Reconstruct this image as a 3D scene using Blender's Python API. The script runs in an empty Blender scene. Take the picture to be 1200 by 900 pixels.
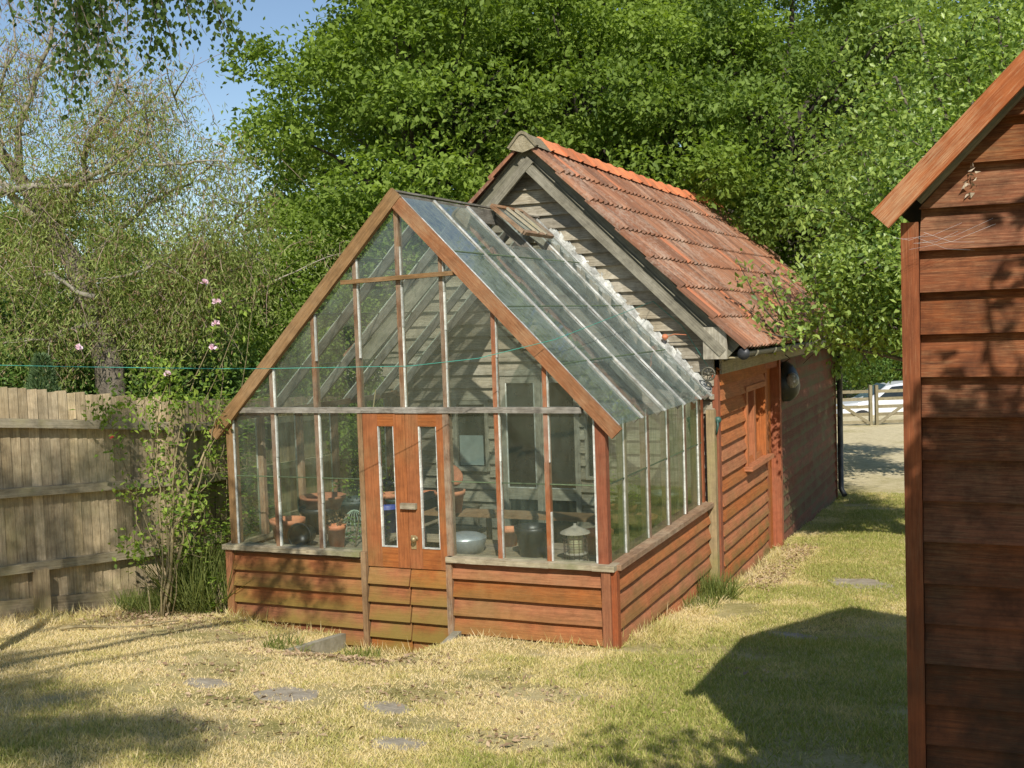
import bpy, math, random
import numpy as np
from mathutils import Vector, Matrix, Quaternion
random.seed(7); rng = np.random.default_rng(11)
sc = bpy.context.scene
COL = sc.collection
R3 = math.radians

# ------------------------------------------------------------------ camera (solved from the photograph's vanishing points)
F = 1344.0
CAM = Vector((2.746, -8.048, 2.466))
RX = Vector((0.917, 0.396, -0.034)).normalized()
RZ = Vector((0.398, -0.916, 0.056)); RZ = (RZ - RX*RZ.dot(RX)).normalized()
RY = RZ.cross(RX)
def at(px, py, d):
    """world point that lies d metres in front of the camera in direction of photo pixel (1200x900)"""
    return CAM + (RX*((px-600)/F) + RY*(-(py-450)/F) - RZ)*d
cd = bpy.data.cameras.new('camera'); cam = bpy.data.objects.new('camera', cd); COL.objects.link(cam)
M = Matrix((RX, RY, RZ)).transposed().to_4x4(); M.translation = CAM
cam.matrix_world = M
cd.sensor_width = 36; cd.lens = 36*F/1200; cd.clip_end = 2000; cd.clip_start = .05
sc.camera = cam
sc.view_settings.view_transform = 'Standard'; sc.view_settings.look = 'None'; sc.view_settings.exposure = 0

# ------------------------------------------------------------------ light
SUN = Vector((0.352, -0.685, 0.638)).normalized()      # towards the sun
w = bpy.data.worlds.new('World'); sc.world = w; w.use_nodes = True
nt = w.node_tree; bg = nt.nodes['Background']
sk = nt.nodes.new('ShaderNodeTexSky'); sk.sky_type = 'NISHITA'; sk.sun_disc = False
sk.sun_elevation = math.asin(SUN.z); sk.sun_rotation = math.atan2(SUN.x, SUN.y); sk.air_density = 1.0; sk.dust_density = .1; sk.ozone_density = 1.6
nt.links.new(sk.outputs[0], bg.inputs[0]); bg.inputs[1].default_value = .118
sl = bpy.data.lights.new('sun', 'SUN'); sl.energy = 5.0; sl.angle = R3(.5); sl.color = (1, .955, .875)
so = bpy.data.objects.new('sun', sl); COL.objects.link(so); so.rotation_euler = SUN.to_track_quat('Z', 'Y').to_euler()
sc.cycles.max_bounces = 10; sc.cycles.transparent_max_bounces = 24; sc.cycles.transmission_bounces = 8
sc.cycles.use_denoising = True
sc.cycles.sample_clamp_indirect = 6

# ------------------------------------------------------------------ tiny value noise in numpy
_perm = rng.random((64, 64, 64))
def vnoise(x, y, z=0.0):
    x = np.asarray(x, float); y = np.asarray(y, float); z = np.asarray(z, float)+0*x
    xi = np.floor(x).astype(int); yi = np.floor(y).astype(int); zi = np.floor(z).astype(int)
    fx = x-xi; fy = y-yi; fz = z-zi
    fx = fx*fx*(3-2*fx); fy = fy*fy*(3-2*fy); fz = fz*fz*(3-2*fz)
    def P(a, b, c): return _perm[a & 63, b & 63, c & 63]
    def L(a, b, t): return a+(b-a)*t
    return L(L(L(P(xi,yi,zi),P(xi+1,yi,zi),fx), L(P(xi,yi+1,zi),P(xi+1,yi+1,zi),fx), fy),
             L(L(P(xi,yi,zi+1),P(xi+1,yi,zi+1),fx), L(P(xi,yi+1,zi+1),P(xi+1,yi+1,zi+1),fx), fy), fz)
def fbm(x, y, z=0.0, o=3):
    s = 0; a = .5; k = 1
    for i in range(o):
        s = s + a*vnoise(x*k+i*7.3, y*k+i*3.1, z*k); a *= .5; k *= 2.1
    return s/(1-.5**o)

# ------------------------------------------------------------------ materials
def newmat(name):
    m = bpy.data.materials.new(name); m.use_nodes = True
    t = m.node_tree; b = t.nodes['Principled BSDF']
    return m, t, b
class NT:
    def __init__(s, t): s.t = t
    def n(s, typ, **kw):
        x = s.t.nodes.new(typ)
        for k, v in kw.items():
            if k.startswith('i_'): x.inputs[k[2:]].default_value = v
            elif isinstance(k, str) and k.startswith('p'): pass
            else: setattr(x, k, v)
        return x
    def link(s, a, b): s.t.links.new(a, b)
    def noise(s, vec, scale, detail=3, rough=.55):
        x = s.t.nodes.new('ShaderNodeTexNoise'); x.inputs['Scale'].default_value = scale; x.inputs['Detail'].default_value = detail; x.inputs['Roughness'].default_value = rough
        if vec is not None: s.link(vec, x.inputs['Vector'])
        return x.outputs['Fac']
    def ramp(s, fac, stops):
        x = s.t.nodes.new('ShaderNodeValToRGB'); cr = x.color_ramp
        while len(cr.elements) < len(stops): cr.elements.new(.5)
        for e, (p, c) in zip(cr.elements, stops):
            e.position = p; e.color = (*c, 1) if len(c) == 3 else c
        s.link(fac, x.inputs[0]); return x.outputs[0]
    def mapr(s, fac, a, b, c=0., d=1.):
        x = s.t.nodes.new('ShaderNodeMapRange'); x.inputs[1].default_value = a; x.inputs[2].default_value = b; x.inputs[3].default_value = c; x.inputs[4].default_value = d
        s.link(fac, x.inputs[0]); return x.outputs[0]
    def mix(s, fac, a, b, mode='MIX'):
        x = s.t.nodes.new('ShaderNodeMix'); x.data_type = 'RGBA'; x.blend_type = mode
        for v, i in ((fac, 0), (a, 6), (b, 7)):
            if isinstance(v, (int, float)): x.inputs[i].default_value = v
            elif isinstance(v, tuple): x.inputs[i].default_value = (*v, 1)
            else: s.link(v, x.inputs[i])
        return x.outputs[2]
    def math(s, op, a, b=0.):
        x = s.t.nodes.new('ShaderNodeMath'); x.operation = op
        for v, i in ((a, 0), (b, 1)):
            if isinstance(v, (int, float)): x.inputs[i].default_value = v
            else: s.link(v, x.inputs[i])
        return x.outputs[0]
    def attr(s, name): x = s.t.nodes.new('ShaderNodeAttribute'); x.attribute_name = name; return x.outputs['Fac']
    def bump(s, h, strength, dist, bsdf):
        x = s.t.nodes.new('ShaderNodeBump'); x.inputs['Strength'].default_value = strength; x.inputs['Distance'].default_value = dist
        s.link(h, x.inputs['Height']); s.link(x.outputs[0], bsdf.inputs['Normal'])

def wood(name, dark, light, worn=None, worn_amt=.3, moss_shade=0., edge=0., rough=.8, var=.35, moss_shade_col=(.10,.105,.02), streak=26, dirt=.35, mz=None):
    """sawn timber: grain runs along u (metres); v is across the board, 0 at its lower edge"""
    m, t, b = newmat(name); N = NT(t)
    uv = N.n('ShaderNodeUVMap'); uv.uv_map = 'UVMap'
    rnd = N.attr('rnd')
    geo = N.n('ShaderNodeNewGeometry').outputs['Position']
    sep = N.n('ShaderNodeSeparateXYZ'); N.link(uv.outputs[0], sep.inputs[0])
    com = N.n('ShaderNodeCombineXYZ'); N.link(sep.outputs[0], com.inputs[0])
    N.link(N.math('MULTIPLY', sep.outputs[1], streak), com.inputs[1]); N.link(N.math('MULTIPLY', rnd, 37.), com.inputs[2])
    vec = com.outputs[0]
    grain = N.noise(vec, 3.2, 5, .65)
    fine = N.noise(vec, 13., 4, .7)
    blot = N.noise(geo, 2.6, 4, .6)
    blot2 = N.noise(geo, 11., 4, .65)
    g = N.math('ADD', N.math('MULTIPLY', grain, .65), N.math('MULTIPLY', fine, .35))
    col = N.ramp(g, [(.32, dark), (.62, light)])
    if worn:
        wv = N.mapr(N.math('ADD', N.math('MULTIPLY', fine, .55), N.math('MULTIPLY', blot, .45)), .56-.18*worn_amt, .66-.1*worn_amt)
        col = N.mix(N.math('MULTIPLY', wv, worn_amt), col, worn)
    # board to board
    br = N.mapr(rnd, 0, 1, 1-var, 1+var)
    hsv = N.n('ShaderNodeHueSaturation'); N.link(col, hsv.inputs['Color']); N.link(br, hsv.inputs['Value'])
    N.link(N.mapr(N.math('FRACT', N.math('MULTIPLY', rnd, 7.7)), 0, 1, .93, 1.06), hsv.inputs['Saturation'])
    col = hsv.outputs[0]
    # dirt
    dk = N.mapr(blot2, .42, .72)
    col = N.mix(N.math('MULTIPLY', dk, dirt), col, tuple(c*.4 for c in dark))
    if moss_shade or edge:
        e = N.mapr(sep.outputs[1], 0.0, .1, 1., 0.)
        mk = N.mapr(N.math('ADD', N.math('ADD', N.math('MULTIPLY', blot, .9), N.math('MULTIPLY', e, .28 if edge else 0.)), N.math('MULTIPLY', fine, .2)), .62-.22*moss_shade, .85-.15*moss_shade)
        if mz:      # moss and painted shade fade with height and grow to the left of the wall
            sp = N.n('ShaderNodeSeparateXYZ'); N.link(geo, sp.inputs[0])
            k = N.mapr(sp.outputs[2], mz[0], mz[1], 1., .12); mk = N.math('MULTIPLY', mk, k)
            if len(mz) > 2: mk = N.math('MULTIPLY', mk, N.mapr(sp.outputs[0], mz[2], mz[3], 1., .15))
        col = N.mix(N.math('MULTIPLY', mk, .85), col, moss_shade_col)
    N.link(col, b.inputs['Base Color']); b.inputs['Roughness'].default_value = rough
    b.inputs['Specular IOR Level'].default_value = .25
    N.bump(N.math('ADD', g, N.math('MULTIPLY', blot2, .4)), .55, .006, b)
    return m

def plain(name, col, col2=None, scale=8., rough=.6, metal=0., bump=.2, spec=.5, dist=.01, tint=True):
    m, t, b = newmat(name); N = NT(t)
    geo = N.n('ShaderNodeNewGeometry').outputs['Position']
    col2 = col2 or tuple(c*.55 for c in col)
    n1 = N.noise(geo, scale, 5, .65); n2 = N.noise(geo, scale*5, 3, .6)
    s = N.math('ADD', N.math('MULTIPLY', n1, .7), N.math('MULTIPLY', n2, .3))
    c = N.ramp(s, [(.35, col2), (.62, col)])
    if tint:
        hsv = N.n('ShaderNodeHueSaturation'); N.link(c, hsv.inputs['Color']); N.link(N.mapr(N.attr('rnd'), 0, 1, .72, 1.28), hsv.inputs['Value']); c = hsv.outputs[0]
    N.link(c, b.inputs['Base Color']); b.inputs['Roughness'].default_value = rough; b.inputs['Metallic'].default_value = metal; b.inputs['Specular IOR Level'].default_value = spec
    N.bump(s, bump, dist, b)
    return m

def leafmat(name, dark, light, trans=.45, rough=.55, spec=.25):
    m, t, b = newmat(name); N = NT(t)
    tint = N.attr('tint')
    c = N.ramp(tint, [(0., dark), (1., light)])
    N.link(c, b.inputs['Base Color']); b.inputs['Roughness'].default_value = rough; b.inputs['Specular IOR Level'].default_value = spec
    tr = N.n('ShaderNodeBsdfTranslucent')
    ct = N.mix(1., c, (1.25, 1.3, .5), 'MULTIPLY'); N.link(ct, tr.inputs[0])
    mx = N.n('ShaderNodeMixShader'); mx.inputs[0].default_value = trans
    N.link(b.outputs[0], mx.inputs[1]); N.link(tr.outputs[0], mx.inputs[2])
    N.link(mx.outputs[0], t.nodes['Material Output'].inputs[0])
    return m

def glass(name, dirt, dirtcol, sc_=3., streak=True, spec=1.0, tintc=(.93,.97,.94)):
    m, t, b = newmat(name); N = NT(t); t.nodes.remove(b)
    geo = N.n('ShaderNodeNewGeometry').outputs['Position']
    tr = N.n('ShaderNodeBsdfTransparent'); tr.inputs[0].default_value = (*tintc, 1)
    gl = N.n('ShaderNodeBsdfGlossy'); gl.inputs['Roughness'].default_value = .03
    wv = N.noise(geo, 1.7, 2, .5); bm = N.n('ShaderNodeBump'); bm.inputs['Strength'].default_value = .12; bm.inputs['Distance'].default_value = .02
    N.link(wv, bm.inputs['Height']); N.link(bm.outputs[0], gl.inputs['Normal'])
    g2 = N.n('ShaderNodeNewGeometry'); dp = N.n('ShaderNodeVectorMath', operation='DOT_PRODUCT'); N.link(g2.outputs['Incoming'], dp.inputs[0]); N.link(g2.outputs['Normal'], dp.inputs[1])
    om = N.math('SUBTRACT', 1., N.math('ABSOLUTE', dp.outputs['Value']))
    f2 = N.math('MULTIPLY', N.math('ADD', N.math('MULTIPLY', N.math('POWER', om, 5.), .92), .045), 1.5*spec)
    mx = N.n('ShaderNodeMixShader'); N.link(f2, mx.inputs[0]); N.link(tr.outputs[0], mx.inputs[1]); N.link(gl.outputs[0], mx.inputs[2])
    df = N.n('ShaderNodeBsdfDiffuse'); df.inputs[0].default_value = (*dirtcol, 1)
    tl = N.n('ShaderNodeBsdfTranslucent'); tl.inputs[0].default_value = (*dirtcol, 1)
    ad = N.n('ShaderNodeMixShader'); ad.inputs[0].default_value = .35; N.link(df.outputs[0], ad.inputs[1]); N.link(tl.outputs[0], ad.inputs[2])
    mp = N.n('ShaderNodeMapping'); mp.inputs['Scale'].default_value = (6, 6, 1.2); N.link(geo, mp.inputs[0])
    d1 = N.noise(mp.outputs[0], sc_, 5, .65); d2 = N.noise(geo, 1.3, 3, .5)
    dd = N.math('ADD', N.math('MULTIPLY', d1, .55), N.math('MULTIPLY', d2, .45))
    fa = N.mapr(dd, .35, .68, dirt*.35, dirt*1.6)
    rr = N.mapr(N.attr('rnd'), 0, 1, .6, 1.4); fa = N.math('MULTIPLY', fa, rr)
    m2 = N.n('ShaderNodeMixShader'); N.link(fa, m2.inputs[0]); N.link(mx.outputs[0], m2.inputs[1]); N.link(ad.outputs[0], m2.inputs[2])
    N.link(m2.outputs[0], t.nodes['Material Output'].inputs[0])
    return m

MT = {}
MT['front_board'] = wood('red_stain_board', (.18,.060,.022), (.40,.145,.052), worn=(.36,.20,.10), worn_amt=.4, moss_shade=.55, edge=1, moss_shade_col=(.20,.145,.03), mz=(.1,.9,-2.6,.1), var=.11)
MT['side_board'] = wood('orange_stain_board', (.27,.088,.030), (.52,.185,.068), worn=(.42,.24,.12), worn_amt=.3, moss_shade=.1, edge=1, mz=(-.6,.8), var=.10, dirt=.3)
MT['door_wood'] = wood('door_stain', (.21,.070,.024), (.42,.145,.048), worn=(.34,.2,.09), worn_amt=.35, moss_shade=.5, edge=1, moss_shade_col=(.20,.15,.035), mz=(.1,.85), var=.12)
MT['door_board'] = wood('door_board_stain', (.18,.062,.022), (.39,.140,.048), worn=(.36,.22,.1), worn_amt=.45, moss_shade=.85, edge=1, moss_shade_col=(.2,.15,.03), mz=(-.1,1.), var=.2)
MT['post_red'] = wood('red_post', (.22,.064,.028), (.39,.122,.052), worn=(.33,.2,.11), worn_amt=.35, var=.15)
MT['bar'] = wood('glazing_bar_wood', (.12,.06,.03), (.33,.17,.08), worn=(.36,.31,.22), worn_amt=.7, var=.3, dirt=.5)
MT['barred'] = wood('glazing_bar_red', (.24,.075,.03), (.45,.16,.06), worn=(.40,.33,.24), worn_amt=.6, var=.25, dirt=.4)
MT['barge'] = wood('bargeboard_brown', (.14,.08,.033), (.33,.19,.085), worn=(.44,.30,.17), worn_amt=.5, var=.15)
MT['barge_red'] = wood('bargeboard_red', (.19,.08,.035), (.36,.155,.07), worn=(.46,.34,.2), worn_amt=.45, var=.15)
MT['transom'] = wood('grey_worn_bar', (.12,.10,.075), (.33,.29,.22), worn=(.5,.47,.4), worn_amt=.6, dirt=.6)
MT['sill'] = wood('pale_worn_sill', (.22,.17,.10), (.50,.42,.28), worn=(.6,.54,.4), worn_amt=.6, dirt=.5, moss_shade=.3, moss_shade_col=(.16,.17,.05))
MT['putty'] = plain('old_white_putty', (.72,.72,.66), (.36,.36,.28), 14., .8)
MT['putty_dull'] = plain('green_stained_putty', (.50,.54,.46), (.20,.24,.16), 12., .8)
MT['flash'] = plain('white_peeling_flashing', (.66,.66,.61), (.24,.24,.20), 9., .7, bump=.8, dist=.02)
MT['grey_board'] = wood('weathered_grey_board', (.13,.105,.068), (.37,.315,.22), worn=(.56,.52,.42), worn_amt=.5, var=.25, dirt=.4)
MT['grey_frame'] = wood('weathered_grey_frame', (.17,.145,.10), (.40,.36,.27), worn=(.52,.49,.4), worn_amt=.5, var=.2, dirt=.5)
MT['dark_barge'] = wood('dark_grey_verge', (.12,.11,.075), (.27,.25,.17), worn=(.36,.34,.24), worn_amt=.3, var=.15)
MT['red_shed_board'] = wood('dark_red_board', (.085,.030,.012), (.29,.088,.030), worn=(.44,.28,.14), worn_amt=.38, var=.14, dirt=.7, moss_shade=1.5, moss_shade_col=(.022,.017,.009), mz=(1.1,2.35))  # lower wall darkened: tree shade painted into the colour, plus some algae
MT['red_shed_verge'] = wood('red_verge', (.26,.075,.028), (.44,.15,.058), worn=(.60,.46,.28), worn_amt=.45, var=.1)
MT['rear_board'] = wood('faded_red_board', (.10,.035,.02), (.23,.085,.045), worn=(.26,.17,.11), worn_amt=.4, var=.25, edge=1, moss_shade=.2, moss_shade_col=(.12,.11,.05))
MT['fence'] = wood('fence_board', (.26,.19,.10), (.60,.46,.27), worn=(.68,.57,.39), worn_amt=.45, moss_shade=.3, moss_shade_col=(.26,.23,.06), var=.3, mz=(.0,1.7), dirt=.45)
MT['fence_rail'] = wood('fence_rail_wood', (.20,.16,.09), (.46,.39,.26), worn=(.56,.5,.37), worn_amt=.5, var=.15, moss_shade=.3, moss_shade_col=(.28,.25,.07))
MT['fence_post'] = wood('fence_post_wood', (.19,.14,.075), (.42,.32,.18), worn=(.5,.42,.27), worn_amt=.4, moss_shade=.5, moss_shade_col=(.24,.22,.05))
MT['gate'] = wood('gate_wood', (.15,.125,.07), (.33,.28,.17), worn=(.42,.36,.25), worn_amt=.4, var=.15)
MT['bench'] = wood('bench_wood', (.18,.14,.09), (.40,.33,.22), var=.2, dirt=.5)
MT['bark'] = plain('bark', (.20,.165,.12), (.07,.055,.04), 7., .9, bump=1., dist=.04)
MT['bark_pale'] = plain('pale_dry_branch', (.38,.34,.26), (.15,.125,.09), 6., .85, bump=.5)
MT['bark_dark'] = plain('dark_bark', (.10,.08,.06), (.035,.028,.022), 6., .9, bump=1., dist=.04)
MT['twig'] = plain('reddish_twig', (.50,.37,.29), (.28,.19,.14), 6., .9)
MT['stem'] = plain('brown_green_stem', (.30,.24,.12), (.14,.11,.05), 9., .8)
MT['soil'] = plain('bare_soil', (.20,.135,.085), (.09,.06,.04), 9., 1., bump=1., dist=.03)
MT['stone'] = plain('grey_slab', (.44,.38,.28), (.26,.21,.14), 9., .95, bump=1., dist=.02)
MT['concrete'] = plain('mossy_concrete', (.40,.37,.28), (.22,.20,.13), 6., .95, bump=.8, dist=.015)
MT['terra'] = plain('terracotta', (.58,.235,.115), (.36,.14,.07), 10., .8)
MT['terra2'] = plain('orange_plastic_pot', (.66,.24,.10), (.46,.15,.07), 10., .6)
MT['black'] = plain('black_plastic', (.022,.024,.024), (.012,.012,.012), 6., .4, bump=.05)
MT['gutter'] = plain('black_gutter_plastic', (.05,.05,.05), (.025,.025,.025), 6., .45, bump=.05)
MT['dkgreen'] = plain('dark_green_plastic', (.03,.06,.05), (.02,.035,.03), 6., .5)
MT['blue'] = plain('blue_plastic', (.025,.06,.38), (.02,.045,.25), 6., .45, bump=.05)
MT['zinc'] = plain('galvanised_metal', (.5,.54,.55), (.34,.38,.4), 9., .4, metal=.6, bump=.1)
MT['wire'] = plain('pale_green_wire', (.35,.45,.33), (.2,.28,.2), 9., .5)
MT['rust'] = plain('rusty_iron', (.13,.07,.04), (.06,.04,.03), 30., .8)
MT['brass'] = plain('dull_brass', (.55,.42,.22), (.35,.26,.12), 20., .45, metal=.5)
MT['brassdark'] = plain('dark_cast_metal', (.22,.20,.14), (.10,.09,.06), 20., .55, metal=.4)
MT['twine'] = plain('green_twine', (.05,.30,.22), (.04,.22,.16), 20., .7)
MT['cream'] = plain('cream_grain', (.62,.58,.36), (.42,.38,.22), 30., .8)
MT['white'] = plain('white_plastic', (.72,.74,.74), (.55,.57,.57), 5., .5, bump=.05)
MT['darkglass'] = plain('dark_window', (.020,.026,.022), (.010,.012,.011), 2., .12, bump=.02, spec=.6)
MT['carpaint'] = plain('white_car_paint', (.78,.79,.8), (.74,.75,.76), 1., .2, bump=0., spec=.6)
MT['tyre'] = plain('tyre_rubber', (.02,.02,.02), (.012,.012,.012), 6., .8)
MT['pink'] = plain('pale_pink_petal', (.88,.70,.74), (.80,.52,.60), 40., .7)
MT['red_petal'] = plain('red_petal', (.7,.12,.09), (.5,.07,.05), 40., .7)
MT['leaf_litter'] = plain('dry_leaf', (.42,.24,.12), (.24,.13,.07), 30., .9)
MT['pane'] = glass('old_glass', .115, (.34,.41,.31), spec=1.3, tintc=(.93,.97,.94))
MT['side_pane'] = glass('green_stained_glass', .38, (.15,.21,.08), spec=1.1, tintc=(.82,.9,.8))
MT['roof_pane'] = glass('dirty_roof_glass', .42, (.33,.39,.34), spec=1.5, tintc=(.78,.87,.83))
MT['oak'] = leafmat('oak_leaf', (.045,.095,.015), (.38,.50,.085))
MT['oak2'] = leafmat('ash_leaf', (.045,.095,.02), (.32,.43,.085))
MT['holly'] = leafmat('dark_shrub_leaf', (.03,.08,.018), (.22,.34,.07), .25, .4)
MT['apple'] = leafmat('apple_leaf', (.10,.18,.035), (.48,.60,.15), .45, .38, .5)
MT['willow'] = leafmat('willow_leaf', (.17,.22,.05), (.50,.56,.19), .5)
MT['drytwig'] = leafmat('dry_twig_leaf', (.24,.16,.085), (.46,.32,.19), .4, .8)
MT['birch'] = leafmat('birch_leaf', (.035,.07,.014), (.15,.22,.05), .5)
MT['rose'] = leafmat('rose_leaf', (.09,.16,.02), (.40,.52,.09), .45)
MT['conifer'] = leafmat('pale_conifer', (.07,.12,.045), (.19,.27,.12), .3)
MT['tuft'] = leafmat('long_grass', (.10,.14,.03), (.40,.44,.14), .5)

MT['lap'] = plain('algae_lap', (.12,.16,.08), (.06,.085,.04), 20., .7)
def tile_mat():
    m, t, b = newmat('clay_tile'); N = NT(t)
    geo = N.n('ShaderNodeNewGeometry').outputs['Position']; rnd = N.attr('rnd')
    uv = N.n('ShaderNodeUVMap'); uv.uv_map = 'UVMap'
    mp = N.n('ShaderNodeMapping'); mp.inputs['Scale'].default_value = (9, 1.6, 1); N.link(uv.outputs[0], mp.inputs[0])
    st = N.noise(mp.outputs[0], 2.2, 5, .65); bl = N.noise(geo, 1.3, 4, .6); fi = N.noise(geo, 26., 4, .7)
    base = N.ramp(rnd, [(0., (.19,.09,.052)), (.35, (.28,.12,.062)), (.7, (.35,.15,.075)), (1., (.42,.21,.12))])
    c = N.mix(N.mapr(st, .40, .72, 0, .75), base, (.125,.07,.042))
    c = N.mix(N.mapr(N.math('ADD', N.math('MULTIPLY', bl, .6), N.math('MULTIPLY', fi, .5)), .54, .70, 0, .55), c, (.46,.36,.27))
    fresh = N.math('MULTIPLY', N.math('GREATER_THAN', rnd, .965), .6)
    c = N.mix(fresh, c, (.55,.17,.07))
    N.link(c, b.inputs['Base Color']); b.inputs['Roughness'].default_value = .85; b.inputs['Specular IOR Level'].default_value = .3
    N.bump(N.math('ADD', fi, st), .5, .008, b); return m
MT['tile'] = tile_mat()
MT['ridge'] = plain('orange_ridge_tile', (.74,.25,.10), (.50,.17,.07), 9., .8, bump=.4)
MT['mortar'] = plain('lichened_mortar', (.40,.34,.22), (.22,.18,.10), 18., .95, bump=1., dist=.02)

# ------------------------------------------------------------------ mesh builder
class MB:
    def __init__(s): s.v = []; s.f = []; s.uv = []; s.m = []; s.r = []; s.sm = []
    def face(s, pts, uvs=None, mat=0, rnd=None, smooth=False):
        i = len(s.v); s.v += [tuple(p) for p in pts]; s.f.append(tuple(range(i, i+len(pts))))
        s.uv += list(uvs) if uvs else [(p[0], p[2] if len(p) > 2 else 0) for p in pts]
        s.m.append(mat); s.r.append(random.random() if rnd is None else rnd); s.sm.append(smooth)
    def beam(s, a, b, w, h, up=(0,0,1), mat=0, rnd=None, w2=None, h2=None, cut=None):
        """box from a to b; w across, h along 'up'"""
        a = Vector(a); b = Vector(b); d = (b-a); L = d.length; d.normalize()
        u = Vector(up); x = d.cross(u); x.normalize(); u = x.cross(d).normalized()
        w2 = w if w2 is None else w2; h2 = h if h2 is None else h2
        r = random.random() if rnd is None else rnd; o = random.random()*20
        def ring(p, w_, h_): return [p-x*w_/2-u*h_/2, p+x*w_/2-u*h_/2, p+x*w_/2+u*h_/2, p-x*w_/2+u*h_/2]
        A = ring(a, w, h); B = ring(b, w2, h2)
        dims = [w, h, w, h]
        vv = [0, w, w+h, 2*w+h, 2*w+2*h]
        for i in range(4):
            j = (i+1) % 4
            s.face([A[i], A[j], B[j], B[i]], [(o, vv[i]+.2), (o, vv[i+1]+.2), (o+L, vv[i+1]+.2), (o+L, vv[i]+.2)], mat, r)
        s.face([A[3], A[2], A[1], A[0]], [(0,.2),(.02,.2),(.02,.2+h),(0,.2+h)], mat, r)
        s.face([B[0], B[1], B[2], B[3]], [(0,.2),(.02,.2),(.02,.2+h),(0,.2+h)], mat, r)
    def box(s, x0, x1, y0, y1, z0, z1, grain='x', mat=0, rnd=None):
        cx, cy, cz = (x0+x1)/2, (y0+y1)/2, (z0+z1)/2
        if grain == 'x': s.beam((x0,cy,cz), (x1,cy,cz), y1-y0, z1-z0, (0,0,1), mat, rnd)
        elif grain == 'y': s.beam((cx,y0,cz), (cx,y1,cz), x1-x0, z1-z0, (0,0,1), mat, rnd)
        else: s.beam((cx,cy,z0), (cx,cy,z1), x1-x0, y1-y0, (0,1,0), mat, rnd)
    def tube(s, path, radii, seg=6, mat=0, smooth=True, cap=True, rnd=None):
        path = [Vector(p) for p in path]; n = len(path)
        if isinstance(radii, (int, float)): radii = [radii]*n
        r = random.random() if rnd is None else rnd
        rings = []; prev = None; Ls = 0
        for i, p in enumerate(path):
            d = (path[min(i+1, n-1)]-path[max(i-1, 0)])
            if d.length < 1e-7: d = Vector((0,0,1))
            d.normalize()
            if prev is None:
                x = d.cross(Vector((0,0,1)) if abs(d.z) < .9 else Vector((1,0,0))).normalized()
            else: x = (prev-d*prev.dot(d)).normalized()
            prev = x; y = d.cross(x)
            if i: Ls += (p-path[i-1]).length
            rings.append(([p+(x*math.cos(2*math.pi*k/seg)+y*math.sin(2*math.pi*k/seg))*radii[i] for k in range(seg)], Ls))
        base = len(s.v)
        for rg, l in rings: s.v += [tuple(q) for q in rg]
        for i in range(n-1):
            for k in range(seg):
                k2 = (k+1) % seg
                s.f.append((base+i*seg+k, base+i*seg+k2, base+(i+1)*seg+k2, base+(i+1)*seg+k))
                s.uv += [(rings[i][1], k/seg*.2), (rings[i][1], (k+1)/seg*.2), (rings[i+1][1], (k+1)/seg*.2), (rings[i+1][1], k/seg*.2)]
                s.m.append(mat); s.r.append(r); s.sm.append(smooth)
        if cap:
            for i, rev in ((0, True), (n-1, False)):
                idx = [base+i*seg+k for k in range(seg)]
                s.f.append(tuple(idx[::-1] if rev else idx)); s.uv += [(0, 0)]*seg; s.m.append(mat); s.r.append(r); s.sm.append(False)
    def lathe(s, c, prof, seg=20, mat=0, axis=(0,0,1), rnd=None, smooth=True):
        """prof: list of (radius, height) along axis from c"""
        q = Vector((0,0,1)).rotation_difference(Vector(axis)); c = Vector(c); base = len(s.v); n = len(prof); r = random.random() if rnd is None else rnd
        for (ra, h) in prof:
            for k in range(seg):
                a = 2*math.pi*k/seg; s.v.append(tuple(c+q @ Vector((ra*math.cos(a), ra*math.sin(a), h))))
        for i in range(n-1):
            for k in range(seg):
                k2 = (k+1) % seg
                s.f.append((base+i*seg+k, base+i*seg+k2, base+(i+1)*seg+k2, base+(i+1)*seg+k)); s.uv += [(0,0)]*4; s.m.append(mat); s.r.append(r); s.sm.append(smooth)
    def build(s, name, mats, parent=None):
        me = bpy.data.meshes.new(name); me.from_pydata(s.v, [], s.f)
        if not isinstance(mats, (list, tuple)): mats = [mats]
        for m in mats: me.materials.append(MT[m] if isinstance(m, str) else m)
        me.polygons.foreach_set('material_index', s.m); me.polygons.foreach_set('use_smooth', s.sm)
        uvl = me.uv_layers.new(name='UVMap'); uvl.data.foreach_set('uv', np.array(s.uv, dtype=np.float32).ravel())
        at_ = me.attributes.new('rnd', 'FLOAT', 'FACE'); at_.data.foreach_set('value', np.array(s.r, dtype=np.float32))
        me.update()
        o = bpy.data.objects.new(name, me); COL.objects.link(o)
        if parent is not None: o.parent = parent; o.matrix_parent_inverse = Matrix.Translation(-Vector(parent.location)) if parent.type == 'EMPTY' and parent.parent is None else Matrix.Identity(4)
        return o
def tag(o, label=None, cat=None, group=None, kind=None):
    for k, v in (('label', label), ('category', cat), ('group', group), ('kind', kind)):
        if v: o[k] = v
    return o
def thing(name, loc, label, cat, group=None):
    o = bpy.data.objects.new(name, None); COL.objects.link(o); o.location = loc; o.empty_display_size = .2
    return tag(o, label, cat, group)

def copy_thing(o, loc, rotz, label=None, scale=None):
    """copy of a thing with its parts and sub-parts (mesh data shared)"""
    r = o.copy(); COL.objects.link(r); r.location = loc; r.rotation_euler = (0, 0, rotz)
    if scale: r.scale = scale
    if label: r['label'] = label
    for ch in [x for x in COL.objects if x.parent == o]:
        c = ch.copy(); COL.objects.link(c); c.parent = r; c.matrix_parent_inverse = ch.matrix_parent_inverse.copy()
        for g in [x for x in COL.objects if x.parent == ch]:
            d = g.copy(); COL.objects.link(d); d.parent = c; d.matrix_parent_inverse = g.matrix_parent_inverse.copy()
    return r

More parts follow.
